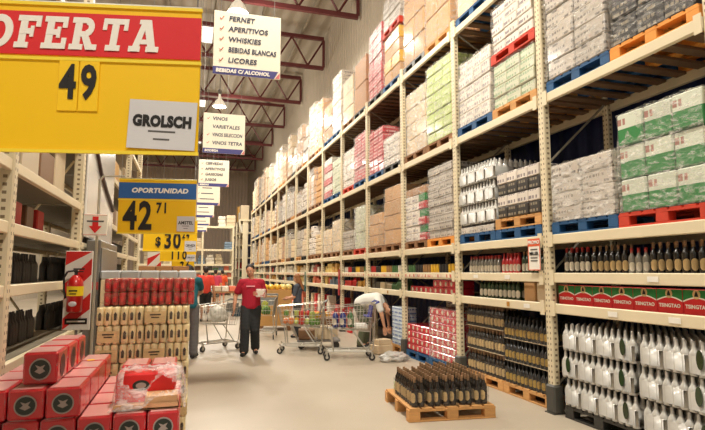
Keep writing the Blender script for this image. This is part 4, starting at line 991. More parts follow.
# ------------------------------------------------------------------ foreground red cases
def case_parts(wx, dy, h, oval=True, film=True):
    ps = [('body', MB().cbox((0, 0, h / 2), (wx - .006, dy - .006, h - .004), .012).mesh('body', REDG), (0, 0, 0))]
    top = MB().box((0, 0, h - .0005), (wx - .04, dy - .04, .002)).mesh('top_film_sheen', TOPP); ps.append(('top_film_sheen', top, (0, 0, 0)))  # thin pale plate: the highlight on the top film put into colour
    e = MB(); rim = MB(); n_ = 20
    ell = lambda a, b_: [(a * math.cos(2 * math.pi * t / n_), h * .48 + b_ * math.sin(2 * math.pi * t / n_)) for t in range(n_)]
    rim.poly(ell(.062, h * .34), -dy / 2 - .0, -dy / 2 + .002 - .0045); e.poly(ell(.054, h * .29), -dy / 2 - .002, -dy / 2 - .004)
    mk = MB().poly([(-.03, h * .42), (.0, h * .34), (.03, h * .42), (.015, h * .5), (.028, h * .62), (0, h * .56), (-.028, h * .62), (-.012, h * .5)], -dy / 2 - .0045, -dy / 2 - .006)
    ps.append(('emblem_rim', rim.mesh('emblem_rim', mat('emblem_silver', (168, 150, 144), .45)), (0, 0, 0), 0, [('emblem', e.mesh('emblem', mat('emblem_black', (38, 44, 40), .4)), (0, 0, 0)), ('emblem_mark', mk.mesh('emblem_mark', mat('emblem_silver', (168, 150, 144), .45)), (0, 0, 0))]))
    e2 = MB().poly([(.075 * math.cos(2 * math.pi * t / n_), h * .48 + h * .36 * math.sin(2 * math.pi * t / n_)) for t in range(n_)], 0, -.002).mesh('side_oval', mat('oval_black', (64, 26, 28), .4)); e2.transform(Matrix.Translation((wx / 2 - .003, 0, 0)) @ Matrix.Rotation(R(90), 4, 'Z'))
    if oval: ps.append(('side_oval', e2, (0, 0, 0)))
    if film: ps.append(('film_wrap', film_mesh(wx - .02, dy - .02, h - .004, 8, film_mat('case_film', (255, 236, 232), .02, .34, 8), amp=.004, cell=.05), (0, 0, .001)))
    return ps
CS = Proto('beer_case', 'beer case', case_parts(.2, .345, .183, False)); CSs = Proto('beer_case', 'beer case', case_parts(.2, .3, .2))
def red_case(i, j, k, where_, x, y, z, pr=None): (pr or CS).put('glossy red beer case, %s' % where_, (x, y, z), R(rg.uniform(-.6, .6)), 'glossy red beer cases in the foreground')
for yy in (4.25,):
    o = put_pallet('wooden', -.64, 4.4, EPS, 'under the foreground red cases'); o.scale = (1.16, 1.38, 1)
c0 = .15
for k in range(3):
    for i, x in enumerate((-.115, -.317, -.52, -.723, -.926, -1.129)):
        for j in range(4 if i > 1 else 3):
            if k < 2 and i in (2, 3, 4) and j in (1, 2): continue
            red_case(i, j, k, '%s layer up, %s column from aisle, %s from front' % (ordn(k), ordn(i), ordn(j)), x, 3.9 + .352 * j, c0 + .187 * k)
for i, x in enumerate((-.7, -.903, -1.106)):
    for j in range(4): red_case(0, j, 3, 'fourth layer up, %s column left of torn case, %s from front' % (ordn(i), ordn(j)), x, 3.9 + .352 * j, c0 + .187 * 3)
for j, yy in enumerate((3.98, 4.32, 4.66)): red_case(0, j, 4, 'raised on top layer at the left, %s from the front' % ordn(j), -.86, yy, c0 + .187 * 4, CSs)
for i, x in enumerate((-.15, -.355)): red_case(0, 0, 4, 'behind the torn case, %s' % ('aisle side', 'inner side')[i], x, 4.62, c0 + .187 * 3)
# torn case: red body with its kraft floor showing through a torn sheet of film
TZ = c0 + .187 * 3
t = thing('torn_case', 'torn open red case with kraft insert under ripped clear film, nearest the aisle', 'beer case', (-.225, 3.98, TZ))
q = MB().cbox((-.02, .1, .1), (.38, .2, .2), .012); ob('body', q.mesh('body', mat('case_bright_red', (222, 20, 24), .4, coat=.3)), t)
e = MB(); e.poly([(-.05 + .055 * math.cos(k * math.pi / 10), .12 + .035 * math.sin(k * math.pi / 10)) for k in range(20)], -.002, -.004); ob('emblem', e.mesh('emblem', mat('emblem_black', (38, 44, 40), .4)), t)
e = MB(); e.poly([(-.05 + .034 * math.cos(k * math.pi / 6), .12 + .02 * math.sin(k * math.pi / 6)) for k in range(12)], -.0045, -.006); ob('emblem_mark', e.mesh('emblem_mark', mat('emblem_silver', (168, 150, 144), .45)), t)
ob('cardboard_tray', MB().box((0, -.09, .006), (.4, .2, .01)).box((0, -.188, .02), (.4, .004, .035)).box((.198, -.09, .03), (.004, .2, .055)).box((.09, -.09, .045), (.2, .17, .07)).mesh('cardboard_tray', mat('kraft_insert', (222, 176, 130), .7, var=.1)), t)
def torn_film():
    m = MB(); nx, ny = 34, 26
    for i in range(nx + 1):
        for j in range(ny + 1):
            u = i / nx; v = j / ny; x = -.225 + .47 * u; y = -.24 + .48 * v
            hgt = .215 if y > -.01 else .215 - (.0 - y) * (.45 + .6 * (1 - u))
            hgt += .03 * noise.noise(Vector((x * 14, y * 14, 1))) + .014 * noise.noise(Vector((x * 37, y * 37, 4)))
            e_ = min(u, 1 - u); hgt -= max(0, .07 - e_) * 2.0
            hgt += .05 * max(0, 1 - abs(u - .62 - v * .2) * 5) * (y < .05)
            m.v.append((x + .02 * noise.noise(Vector((x * 9, y * 9, 7))), y, max(.012, hgt)))
    for i in range(nx):
        for j in range(ny):
            u = (i + .5) / nx; v = (j + .5) / ny
            hole = ((u - .38) / .24) ** 2 + ((v - .42) / .16) ** 2 < 1 or ((u - .66) / .2) ** 2 + ((v - .16) / .12) ** 2 < 1
            if hole: continue
            m.f.append((i * (ny + 1) + j, (i + 1) * (ny + 1) + j, (i + 1) * (ny + 1) + j + 1, i * (ny + 1) + j + 1)); m.m.append(0)
    return m.mesh('torn_film', film_mat('torn_film', (252, 238, 234), .25, .85, 10, .15), smooth=True)
ob('torn_film', torn_film(), t)
tag(ob('price_tag', MB().cbox((0, 0, .003), (.05, .04, .004), .001).mesh('price_tag', YELLOW), None, (-.71, 4.75, TZ + .189), R(20)), 'small yellow tag lying on the top row of red cases', 'tag')

# ------------------------------------------------------------------ shopping trolleys
def cart_parts(handle_m, col_bar=None):
    L_, W_ = .92, .54
    # basket: handle end at +x (wide, tall), nose at -x (narrow)
    tz1, tz0 = 1.0, .92; bz1, bz0 = .5, .56; x1, x0 = .44, -.48; w1, w0 = .27, .2; bx1, bx0 = .36, -.4; v1, v0 = .21, .16
    T = lambda u, s_: Vector((x0 + (x1 - x0) * u, s_ * (w0 + (w1 - w0) * u), tz0 + (tz1 - tz0) * u))
    B = lambda u, s_: Vector((bx0 + (bx1 - bx0) * u, s_ * (v0 + (v1 - v0) * u), bz0 + (bz1 - bz0) * u))
    q = MB(); r = .0035
    for s_ in (-1, 1):
        q.tube(T(0, s_), T(1, s_), .007, seg=5); q.tube(B(0, s_), B(1, s_), .006, seg=5)
        for i in range(15): q.tube(T(i / 14, s_), B(i / 14, s_), r, seg=4, caps=False)
        for k in (.25, .5, .75): q.tube(T(0, s_).lerp(B(0, s_), k), T(1, s_).lerp(B(1, s_), k), r, seg=4, caps=False)
    q.tube(T(0, -1), T(0, 1), .007, seg=5); q.tube(T(1, -1), T(1, 1), .007, seg=5)
    for i in range(7):
        k = i / 6; q.tube(T(0, -1).lerp(T(0, 1), k), B(0, -1).lerp(B(0, 1), k), r, seg=4, caps=False); q.tube(T(1, -1).lerp(T(1, 1), k), B(1, -1).lerp(B(1, 1), k), r, seg=4, caps=False); q.tube(B(0, -1).lerp(B(0, 1), k), B(1, -1).lerp(B(1, 1), k), r, seg=4, caps=False)
    for i in range(1, 12): q.tube(B(i / 12, -1), B(i / 12, 1), r, seg=4, caps=False)
    for u in (0, 1):
        for k in (.33, .66): q.tube(T(u, -1).lerp(B(u, -1), k), T(u, 1).lerp(B(u, 1), k), r, seg=4, caps=False)
    basket = q.mesh('basket', CHROME)
    f = MB(); rr = .012
    for s_ in (-1, 1):
        f.path([(.44, s_ * .27, 1.0), (.42, s_ * .26, .5), (.4, s_ * .25, .2), (.36, s_ * .25, .16), (-.4, s_ * .19, .16), (-.44, s_ * .19, .2)], rr)
        f.path([(.3, s_ * .25, .16), (.05, s_ * .2, .52)], rr); f.path([(-.3, s_ * .2, .16), (-.34, s_ * .17, .55)], rr)
    f.tube((.36, -.25, .16), (.36, .25, .16), rr); f.tube((-.4, -.19, .16), (-.4, .19, .16), rr); f.tube((0, -.21, .16), (0, .21, .16), .008)
    for i in range(6): f.tube((.36, -.2 + .08 * i, .16), (-.4, -.15 + .06 * i, .16), .004, seg=4)
    chassis = f.mesh('chassis', CHROME)
    h = MB().tube((.5, -.27, 1.03), (.5, .27, 1.03), .019, seg=10).tube((.44, -.27, 1.0), (.5, -.27, 1.03), .014).tube((.44, .27, 1.0), (.5, .27, 1.03), .014).mesh('handle', handle_m)
    seat = MB().box((.38, 0, .86), (.012, .46, .2), rot=Matrix.Rotation(R(12), 3, 'Y')).box((.33, 0, .77), (.12, .44, .01)).mesh('child_seat', handle_m)
    ps = [('basket', basket, (0, 0, 0)), ('chassis', chassis, (0, 0, 0)), ('handle', h, (0, 0, 0)), ('child_seat', seat, (0, 0, 0))]
    wh = MB().tube((0, -.014, .058), (0, .014, .058), .058, seg=16).mesh('wheel', RUBBER); hub = MB().tube((0, -.017, .058), (0, .017, .058), .026, seg=10).mesh('hub', CHROME)
    fk = MB().box((0, .022, .09), (.025, .004, .1)).box((0, -.022, .09), (.025, .004, .1)).box((0, 0, .14), (.05, .05, .012)).mesh('fork', CHROME)
    for x, y in ((.38, .25), (.38, -.25), (-.42, .19), (-.42, -.19)): ps.append(('wheel', wh, (x, y, .001), .0, [('hub', hub, (0, 0, 0)), ('fork', fk, (0, 0, 0))]))
    return ps
BLUEH = mat('handle_blue', (44, 52, 138), .4); GREYH = mat('handle_grey', (120, 120, 116), .4)
CA = Proto('shopping_trolley', 'shopping trolley', cart_parts(BLUEH)); CBt = Proto('shopping_trolley', 'shopping trolley', cart_parts(GREYH))
def cart(pr, x, y, rz, label, s_=1.0):
    t = pr.put(label, (x, y, EPS), R(rz), 'shopping trolleys in the aisle'); t.scale = (s_,) * 3; return Matrix.Translation((x, y, EPS)) @ Matrix.Rotation(R(rz), 4, 'Z') @ Matrix.Scale(s_, 4)
mR = cart(CA, 2.93, 9.62, -12, 'wire trolley with blue handle and blue bottles, in front of the bending man', 1.02)
mL = cart(CBt, 2.24, 10.62, -16, 'wire trolley full of colourful groceries between woman and blue-handled trolley', 1.0)
mT = cart(CBt, .62, 11.6, 28, 'wire trolley holding a white sack beside the man in teal', .98)
mG = cart(CBt, 1.9, 13.3, 80, 'trolley heaped with green leafy groceries beside the standing woman', 1.0)
def inc(m, p): v = m @ Vector(p); return (v.x, v.y, v.z)
GB = Proto('tall_bottle', 'bottle', bottle_kit(.055, .33, mat('blue_pack', (38, 50, 116), .4, coat=.3), LABELW, CAPR)); GG = Proto('tall_bottle', 'bottle', bottle_kit(.055, .33, mat('green_pack', (54, 96, 50), .4, coat=.3), LABELW, CAPG))
for i, (x, pr, c) in enumerate(((-.26, GB, 'dark blue'), (-.12, GB, 'dark blue'), (.02, GG, 'green'))):
    for s_ in (-1, 1):
        pr.put('%s bottle standing in the blue-handled trolley, %s from its nose, %s side' % (c, ordn(i), ('near', 'far')[s_ > 0]), inc(mR, (x, s_ * .075, .57)), 0, 'bottles in the blue-handled trolley')
tag(ob('paper_sack', MB().cbox((0, 0, .05), (.26, .3, .1), .03).mesh('paper_sack', WSHIRT), None, inc(mR, (.206, 0, .532)), R(-12)), 'white flat packet lying in the blue-handled trolley near its handle', 'packet')
rg = random.Random(31)
GC = [('green', (96, 134, 58)), ('pink', (222, 120, 110)), ('white', (226, 218, 200)), ('yellow', (214, 178, 50)), ('red', (186, 50, 44)), ('purple', (92, 60, 92)), ('orange', (222, 130, 70)), ('pale green', (168, 180, 96))]
for i in range(7):
    for j in range(3):
        c, rgb = GC[(i * 3 + j * 5 + rg.randrange(2)) % 8]; h = rg.uniform(.09, .14)
        for k in range(2):
            if k and rg.random() < .35: continue
            c, rgb = GC[rg.randrange(8)]
            if (i + j) % 2: me = MB().cbox((0, 0, h / 2), (.1, .1, h), .02).mesh('grocery_pack', mcolor(rgb))
            else: me = MB().ball((0, 0, h / 2), (.052, .055, h / 2)).mesh('grocery_bag', mcolor(rgb), smooth=True)
            tag(ob('grocery_pack' if (i + j) % 2 else 'grocery_bag', me, None, inc(mL, (-.32 + .105 * i, -.12 + .12 * j, .575 - .01 * (i / 2) + .145 * k)), R(rg.uniform(-20, 20))), '%s grocery item, %s layer, %s row from trolley nose, %s across' % (c, ('lower', 'upper')[k], ordn(i), ordn(j)), 'grocery', 'groceries in the full trolley')
crumple('plastic_sack', 'white knotted sack of goods in the trolley beside the man in teal', 'sack', inc(mT, (.02, 0, .575)), .19, .13, .24, mat('sack_white', (222, 220, 208), .4, coat=.3, c2=(130, 140, 110), thr=.64, scale=9), 12, .25)
for i, (x, y, z, r, c, rgb) in enumerate(((-.25, 0, .62, .14, 'dark green', (66, 104, 40)), (-.02, .05, .64, .15, 'light green', (132, 160, 70)), (.2, -.04, .62, .13, 'mid green', (84, 128, 52)), (.1, .08, .78, .13, 'yellow green', (170, 172, 70)))):
    crumple('leafy_greens', c + ' leafy bunch in the trolley beside the woman', 'vegetables', inc(mG, (x * .8, y * .5, z - .045)), r * .58, r * .6, r * .85, mat('leaf_%d' % i, rgb, .7, var=.3, scale=20), 20 + i, .5)
# platform trolley behind the groceries
t = thing('flat_trolley', 'low flat trolley with tilted grey bars between the two wire trolleys', 'flat trolley', (2.72, 11.2, 0), R(-12))
ob('deck', MB().cbox((0, 0, .17), (.9, .5, .04), .008).mesh('deck', GREYMET), t)
ob('rail', MB().path([(-.45, -.2, .19), (-.62, -.2, .6), (-.62, .2, .6), (-.45, .2, .19)], .014).path([(.45, -.22, .19), (.1, -.22, .5), (-.3, -.22, .5)], .012).mesh('rail', CHROME), t)
for x in (-.36, .36):
    for y in (-.19, .19): ob('wheel', MB().tube((0, -.014, .075), (0, .014, .075), .074, seg=14).box((0, 0, .14), (.03, .03, .04)).mesh('wheel', RUBBER), t, (x, y, .001))
for i, (x, w_, h, ci) in enumerate(((-.25, .34, .2, 11), (.12, .3, .26, 5), (-.2, .25, .0, 0))):
    if h: tag(ob('carton_box', MB().cbox((0, 0, h / 2), (w_, .4, h), .01).mesh('carton_box', mcolor(PAL[ci])), None, (2.72 + x, 11.2 - x * .2, .192), R(-12)), '%s carton on the low flat trolley' % CNAME[ci], 'box')

# produce bin and displays
t = thing('produce_bin', 'tall wooden produce bin with sloping yellow goods behind the man in red', 'bin', (2.42, 15.2, 0), R(-10))
w_ = MB()
for s_ in (-1, 1):
    w_.box((s_ * .44, 0, .62), (.03, .9, .98)); w_.box((0, s_ * .44, .62), (.88, .03, .98))
ob('side_panel', w_.mesh('side_panel', mcolor((196, 150, 88), .7, 0)), t)
ob('base', MB().box((0, 0, .15), (.86, .86, .04)).box((.38, .38, .07), (.1, .1, .13)).box((-.38, .38, .07), (.1, .1, .13)).box((.38, -.38, .07), (.1, .1, .13)).box((-.38, -.38, .07), (.1, .1, .13)).mesh('base', WOODBR), t)
ob('inner_tray', MB().box((0, 0, 1.08), (.84, .84, .02)).mesh('inner_tray', CARTON), t)
rg = random.Random(8)
for i in range(5):
    for j in range(4):
        c, rgb = (('golden', (236, 190, 60)), ('pale yellow', (230, 212, 130)), ('orange', (232, 150, 44)))[rg.randrange(3)]
        tag(ob('snack_bag', MB().ball((0, 0, .085), (.082, .092, .085)).mesh('snack_bag', mcolor(rgb, .4, .4), smooth=True), None, (2.42 - .32 + .166 * i + .02 * j, 15.2 - .29 + .19 * j, 1.092 + .0)), '%s bag in the produce bin, %s from the left, %s from the front' % (c, ordn(i), ordn(j)), 'bag', 'bags in the produce bin')
t = thing('display_table', 'low wooden display table behind the man in red', 'table', (1.75, 20.5, 0))
ob('tabletop', MB().cbox((0, 0, .85), (1.7, .9, .06), .01).mesh('tabletop', WOODBR), t)
for x in (-.75, .75):
    for y in (-.38, .38): ob('leg', MB().box((0, 0, .41), (.07, .07, .82)).mesh('leg', WOODBR), t, (x, y, 0))
for i in range(6): tag(ob('goods_box', MB().cbox((0, 0, .1), (.25, .6, .2), .02).mesh('goods', mcolor(PAL[(5, 9, 10, 5, 3, 9)[i]])), None, (1.1 + .27 * i, 20.5, .881)), 'flat %s pack on the low display table, %s from the left' % (CNAME[(5, 9, 10, 5, 3, 9)[i]], ordn(i)), 'pack', 'packs on the display table')
t = thing('storage_crate', 'dark teal plastic crate on the floor under the display table', 'crate', (1.95, 20.0, 0)); q = MB().box((0, 0, .02), (.7, .4, .03))
for s_ in (-1, 1): q.box((s_ * .34, 0, .17), (.02, .4, .3)); q.box((0, s_ * .19, .17), (.7, .02, .3))
ob('body', q.mesh('body', mcolor((40, 70, 84))), t); ob('rim', MB().box((0, .2, .32), (.74, .03, .02)).box((0, -.2, .32), (.74, .03, .02)).mesh('rim', mcolor((40, 70, 84))), t)
for i, (x, y, h, ci) in enumerate(((3.45, 13.6, .42, 11), (3.55, 14.5, .5, 3), (3.3, 12.9, .25, 5))):
    tag(ob('carton_box', MB().cbox((0, 0, h / 2), (.5, .42, h), .01).mesh('carton_box', mcolor(PAL[ci], .7, 0)), None, (x, y, .002), R(6 * i - 5)), '%s carton on the aisle floor beside the rack, %s behind the trolleys' % (CNAME[ci], ordn(i)), 'box')
for i, (x, y, z, sz) in enumerate(((3.72, 10.05, .002, (.36, .3, .18)), (3.74, 10.06, .18, (.3, .25, .1)))):
    tag(ob('carton_box', carton(*sz, CARTBE), None, (x, y, z), R(12)), ('open beige carton at the feet of the bending man' if i == 0 else 'small beige carton on top of the one at the bending man'), 'box')
for (x, y, z, c, m) in ((4.0, 14.17, 1.02, 'red', (170, 30, 44)), (4.0, 18.6, .95, 'teal', (30, 100, 100))):
    t = thing('hanging_banner', c + ' narrow product strip hung on a rack post', 'hanging strip', (RX - .095, P(4) if c == 'red' else P(6), z))
    q = MB(); q.box((0, 0, .3), (.02, .1, .7)); ob('strip', q.mesh('strip', mcolor(m)), t); ob('hook', MB().tube((0, 0, .65), (.03, 0, .7), .006).mesh('hook', CHROME), t)

# ------------------------------------------------------------------ people
def caps(q, a, b_, ra, rb, fx=1, fy=1, n_=6):
    a = Vector(a); b_ = Vector(b_)
    for i in range(n_ + 1):
        t = i / n_; p = a.lerp(b_, t); r = ra + (rb - ra) * t; q.ball(p, (r * fx, r * fy, r), 12, 8)
    return q
def hull(q, voxel, name, m, smooth=4):
    me = q.mesh('tmp', m); o = bpy.data.objects.new('tmp', me); col.objects.link(o)
    rm = o.modifiers.new('r', 'REMESH'); rm.mode = 'VOXEL'; rm.voxel_size = voxel; rm.use_smooth_shade = True
    sm = o.modifiers.new('s', 'SMOOTH'); sm.iterations = smooth; sm.factor = .5
    dg = bpy.context.evaluated_depsgraph_get(); out = bpy.data.meshes.new_from_object(o.evaluated_get(dg)); bpy.data.objects.remove(o); out.name = name
    for p in out.polygons: p.use_smooth = True
    out.materials.clear(); out.materials.append(m); return out
def hand(q, wr, d, side, curl=.4, s_=1.0):
    """palm and five fingers leaving the wrist along d; side: direction of the thumb"""
    d = Vector(d).normalized(); sd = Vector(side); sd = (sd - d * sd.dot(d)).normalized(); nrm = d.cross(sd).normalized(); wr = Vector(wr)
    for t in (.0, .3, .6, .9):
        for u in (-.026, 0, .026): q.ball(wr + d * (.015 + .075 * t) * s_ + sd * u * s_, .017 * s_, 8, 6)
    for u, ln in ((.033, .068), (.011, .08), (-.011, .074), (-.032, .058)):
        p = wr + d * .085 * s_ + sd * u * s_; dd = d.copy()
        for k in range(3):
            dd = (dd + nrm * curl * (.4 + .3 * k)).normalized(); p2 = p + dd * ln * s_ * (.42, .32, .26)[k]; q.tube(p, p2, (.0095 - .001 * k) * s_, (.0088 - .001 * k) * s_, seg=7); q.ball(p2, (.0088 - .001 * k) * s_, 7, 5); p = p2
    p = wr + d * .02 * s_ + sd * .03 * s_; dd = (d * .6 + sd * .8).normalized()
    for k in range(2): p2 = p + dd * .036 * s_; q.tube(p, p2, .011 * s_, .0095 * s_, seg=7); q.ball(p2, .0095 * s_, 7, 5); p = p2; dd = (d + nrm * curl).normalized()
def figure(label, loc, rz, J, top, bottom, hair, shoe, s_=1.0, shorts=False, sleeve=.55, girth=1.0, leg=1.0, longhair=False, hem=.0, logo=None, fem=False):
    """J: joints in metres for a 1.78 m adult facing -y; x to the viewer's right"""
    t = thing('person', label, 'person', loc, rz); t.scale = (s_,) * 3
    V = {k: Vector(v) for k, v in J.items()}
    hd = V['head']; fd = V.get('face', Vector((0, -1, 0))).normalized(); upv = (hd - V['neck']).normalized(); rt = fd.cross(upv).normalized(); fd = upv.cross(rt).normalized()
    q = MB()
    g = girth
    caps(q, V['pelvis'], V['waist'], .135 * g, .12 * g, 1.12, .82); caps(q, V['waist'], V['chest'], .12 * g, .145 * g, 1.12, .8); caps(q, V['chest'], V['neck'] - upv * .06, .14 * g, .07, 1.1, .8)
    caps(q, V['neck'] - upv * .07, hd - upv * .05, .058, .054)
    for s in 'LR':
        caps(q, V['chest'] + (V['sh' + s] - V['chest']) * .4 + Vector((0, 0, .06)), V['sh' + s], .085, .062); caps(q, V['sh' + s], V['el' + s], .058 * (.7 + .3 * g), .047); caps(q, V['el' + s], V['wr' + s], .046, .031)
        caps(q, V['hip' + s], V['kn' + s], .088 * (.7 + .3 * g), .056); caps(q, V['kn' + s], V['an' + s], .056, .04); caps(q, V['an' + s] - Vector((0, 0, .02)), V['toe' + s] + Vector((0, 0, .0)), .042, .032)
    # head
    def hp(a, b_, c): return hd + rt * a + fd * b_ + upv * c
    rotm_ = Matrix((rt, -fd, upv)).transposed()
    def hb(c, r, qq=q, seg=12, rings=9):
        tmp = MB().ball((0, 0, 0), r, seg, rings); qq.add([rotm_ @ Vector(v) + c for v in tmp.v], tmp.f)
    hb(hp(0, -.01, .03), (.083, .1, .094)); hb(hp(0, .014, -.035), (.066, .074, .075)); hb(hp(0, .045, -.075), (.034, .03, .026)); hb(hp(0, .088, -.018), (.013, .02, .022)); hb(hp(0, .08, .005), (.01, .016, .03))
    for e in (-1, 1): hb(hp(e * .078, -.01, -.005), (.012, .02, .03)); hb(hp(e * .045, .055, -.025), (.022, .022, .02))
    body = hull(q, .0115, 'body', SKIN, 3)
    hq = MB()
    for s in 'LR':
        hand(hq, V['wr' + s], V.get('hd' + s, V['wr' + s] - V['el' + s]), V.get('th' + s, Vector((0, -1, 0))), J.get('curl', .35) if not isinstance(J.get('curl'), Vector) else .35)
    hm = hq.mesh('h', SKIN, smooth=True); b = bmesh.new(); b.from_mesh(body); b.from_mesh(hm); b.to_mesh(body); b.free()
    for p in body.polygons: p.use_smooth = True
    ob('body', body, t)
    HZ = V['pelvis'].z - .075 - hem
    for e in (-1, 1):
        eq = MB(); hb(hp(e * .031, .079, .008), (.011, .008, .006), eq, 8, 6); ey = ob('eye', eq.mesh('eye', mat('eye_white', (216, 206, 196), .4), smooth=True), t)
        eq = MB(); hb(hp(e * .031, .086, .008), (.005, .004, .005), eq, 8, 6); ob('iris', eq.mesh('iris', mat('iris', (40, 28, 20), .3)), ey)
        eq = MB(); hb(hp(e * .031, .083, .026), (.017, .006, .004), eq, 8, 6); ob('eyebrow', eq.mesh('eyebrow', hair), t)
    eq = MB(); hb(hp(0, .077, -.052), (.022, .008, .006), eq, 10, 6); ob('mouth', eq.mesh('mouth', mat('lips', (160, 84, 74), .5)), t)
    # hair
    hq = MB(); hb(hp(0, -.026, .05), (.09, .098, .091), hq, 16, 10); hb(hp(0, -.055, .0), (.074, .058, .08), hq, 14, 9)
    if longhair:
        for k in range(7): hb(hp(0, -.075 - .004 * k, -.03 - .045 * k), (.078 - .004 * k, .045, .06), hq)
        for e in (-1, 1):
            for k in range(4): hb(hp(e * .068, -.025, .02 - .045 * k), (.022, .04, .045), hq)
    hm = hull(hq, .012, 'hair', hair, 2)
    if not longhair:
        b = bmesh.new(); b.from_mesh(hm)
        # keep the hairline: drop faces in front and low
        for f in [f for f in b.faces if (lambda d_: d_.dot(fd) > .035 and d_.dot(upv) < .075)(f.calc_center_median() - hd)]: b.faces.remove(f)
        b.to_mesh(hm); b.free()
    ob('hair', hm, t)
    # top
    q = MB(); gg = g * 1.1
    caps(q, V['pelvis'] + Vector((0, 0, .0 - hem)), V['waist'], .142 * gg, .134 * gg, 1.14, .86); caps(q, V['waist'], V['chest'], .134 * gg, .152 * gg, 1.13, .83); caps(q, V['chest'], V['neck'] - upv * .075, .15 * gg, .078, 1.1, .85)
    for s in 'LR':
        caps(q, V['chest'] + (V['sh' + s] - V['chest']) * .4 + Vector((0, 0, .06)), V['sh' + s], .094, .076); caps(q, V['sh' + s], V['sh' + s].lerp(V['el' + s], min(1, sleeve)), .078, .074 if sleeve < .8 else .056)
        if sleeve > 1: caps(q, V['el' + s], V['el' + s].lerp(V['wr' + s], .85), .055, .042)
    if V['chest'].z - V['pelvis'].z > .25: q.v = [(x, y, max(z, HZ)) if abs(x) < .24 else (x, y, z) for x, y, z in q.v]
    sh = ob('shirt', hull(q, .014, 'shirt', top, 2), t)
    if logo: ob('shirt_print', MB().box(logo, (.17, .006, .026)).mesh('shirt_print', mat('shirt_print', (226, 150, 160), .7)), sh)
    q = MB(); caps(q, V['pelvis'] - Vector((0, 0, .02)), V['pelvis'] + (V['waist'] - V['pelvis']) * .35, .144 * g, .138 * g, 1.12, .86)
    for s in 'LR':
        caps(q, V['pelvis'].lerp(V['hip' + s], .7), V['hip' + s], .11 * g, .108)
        if shorts: caps(q, V['hip' + s], V['hip' + s].lerp(V['kn' + s], .75), .108, .095)
        else: caps(q, V['hip' + s], V['kn' + s], .108 * leg, .088 * leg); caps(q, V['kn' + s], V['an' + s] + Vector((0, 0, .02)), .088 * leg, .082 * leg)
    ob('trousers' if not shorts else 'shorts', hull(q, .015, 'trousers', bottom, 3), t)
    for s in 'LR':
        q = MB(); a, b_ = V['an' + s] - Vector((0, 0, .035)), V['toe' + s]; h0 = a + (a - b_).normalized() * .04; h0.z = b_.z
        caps(q, h0, b_, .046, .04, 1, 1); q.v = [(x, y, max(z, min(a.z, b_.z) - .045)) for x, y, z in q.v]
        m_ = hull(q, .012, 'shoe', shoe, 2); ob('shoe', m_, t)
    return t
def std(**k):
    J = dict(pelvis=(0, 0, .98), waist=(0, 0, 1.1), chest=(0, 0, 1.32), neck=(0, .01, 1.5), head=(0, -.01, 1.655),
             shL=(-.19, 0, 1.43), shR=(.19, 0, 1.43), elL=(-.25, .02, 1.14), elR=(.25, .02, 1.14), wrL=(-.27, -.04, .9), wrR=(.27, -.04, .9),
             hipL=(-.09, 0, .92), hipR=(.09, 0, .92), knL=(-.1, -.02, .5), knR=(.1, -.02, .5), anL=(-.11, .02, .09), anR=(.11, .02, .09), toeL=(-.12, -.13, .045), toeR=(.12, -.13, .045))
    J.update(k); return J
# man in crimson walking towards the camera with a pack under his arm
figure('man in crimson t-shirt and dark trousers walking towards the camera holding a pack', (1.22, 10.62, 0), R(-6),
       std(head=(-.03, -.03, 1.66), face=(-.25, -1, -.05), waist=(0, -.01, 1.1), elR=(.27, .07, 1.16), wrR=(.16, -.2, 1.2), hdR=(-.5, -.5, .1), thR=(0, 0, 1), elL=(-.31, .04, 1.16), wrL=(-.33, -.04, .92),
           knL=(-.11, -.12, .52), anL=(-.12, -.1, .09), toeL=(-.16, -.26, .045), knR=(.08, -.02, .5), anR=(.1, .18, .12), toeR=(.12, .05, .045)), MAROON, PANTS, HAIRB, BLACK, s_=.975, girth=1.1, leg=1.15, sleeve=.66, logo=(-.02, -.158, 1.36))
t = thing('drink_pack', 'small white and red printed pack held by the man in crimson', 'pack', (1.37, 10.34, 1.13), R(-20))
ob('body', MB().cbox((0, 0, .07), (.17, .13, .15), .01).mesh('body', mat('pack_print', (228, 214, 204), .5, c2=(190, 90, 84), thr=.55, scale=22)), t); ob('label', MB().box((0, -.067, .07), (.1, .003, .07)).mesh('label', LABELW), t)
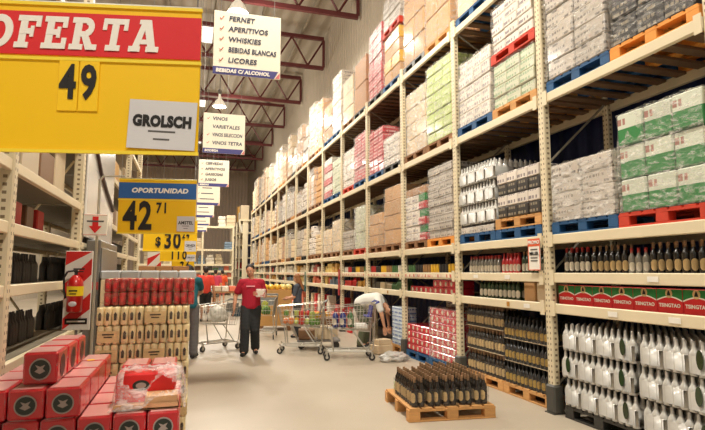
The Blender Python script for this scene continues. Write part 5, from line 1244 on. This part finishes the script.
# man in teal, seen from behind, leaning over the stacks
figure('man in teal t-shirt and grey jeans leaning left beside the can stacks', (.06, 10.6, 0), R(160),
       std(pelvis=(0, .04, .97), waist=(.02, -.0, 1.09), chest=(.05, -.1, 1.29), neck=(.09, -.19, 1.44), head=(.12, -.27, 1.56), face=(.45, -1, -.5), shL=(-.13, -.1, 1.4), shR=(.25, -.14, 1.38), elL=(-.12, -.3, 1.2), wrL=(.0, -.5, 1.14), elR=(.3, -.34, 1.2), wrR=(.26, -.56, 1.14)),
       TEAL, JEANS, HAIRB, BLACK, s_=1.02, sleeve=.6, girth=1.0)
# woman beside the produce bin
figure('woman with long brown hair in slate patterned top reaching left to the produce', (2.64, 13.1, 0), R(-112),
       std(elL=(-.24, -.08, 1.16), wrL=(-.2, -.3, 1.1), elR=(.22, -.06, 1.14), wrR=(.12, -.28, 1.08), head=(0, -.03, 1.65), face=(-.1, -1, -.35)), SLATE, PANTS, HAIRBR, BLACK, s_=.87, girth=.95, longhair=True, hem=.1, sleeve=.8)
# bending man
figure('man in white t-shirt and olive trousers bending down by the blue packs', (3.7, 10.95, 0), R(52),
       std(pelvis=(0, .12, .9), waist=(0, .0, .97), chest=(0, -.24, .98), neck=(0, -.42, .88), head=(0, -.53, .78), face=(0, -.5, -1), shL=(-.18, -.34, .94), shR=(.18, -.34, .94), elL=(-.2, -.42, .68), wrL=(-.16, -.46, .44), elR=(.2, -.42, .68), wrR=(.16, -.46, .44),
           hdL=(0, -.1, -1), hdR=(0, -.1, -1), hipL=(-.09, .12, .85), hipR=(.09, .12, .85), knL=(-.12, .0, .48), knR=(.12, .0, .48), anL=(-.12, .08, .09), anR=(.12, .08, .09), toeL=(-.13, -.08, .045), toeR=(.13, -.08, .045)),
       WSHIRT, OLIVE, HAIRB, BLACK, s_=1.02, girth=1.0)
figure('person in coral t-shirt and dark shorts standing far down the aisle', (.6, 18.2, 0), R(175), std(), CORAL, PANTS, HAIRB, BLACK, s_=.99, shorts=True, sleeve=.7)
figure('person in orange t-shirt with bare legs far down the aisle', (1.68, 27.2, 0), R(190), std(elR=(.2, -.16, 1.16), wrR=(.12, -.4, 1.2)), ORANGE, PINK, HAIRB, BLACK, s_=.95, shorts=True, sleeve=.7)
figure('person in dark pink top between the coral and orange shirts', (1.2, 24.0, 0), R(170), std(), PINK, PANTS, HAIRB, BLACK, s_=.96, shorts=True, sleeve=.7)
mC = cart(CBt, .95, 21.5, 90, 'small far trolley in front of the person in the coral shirt', 1.0)
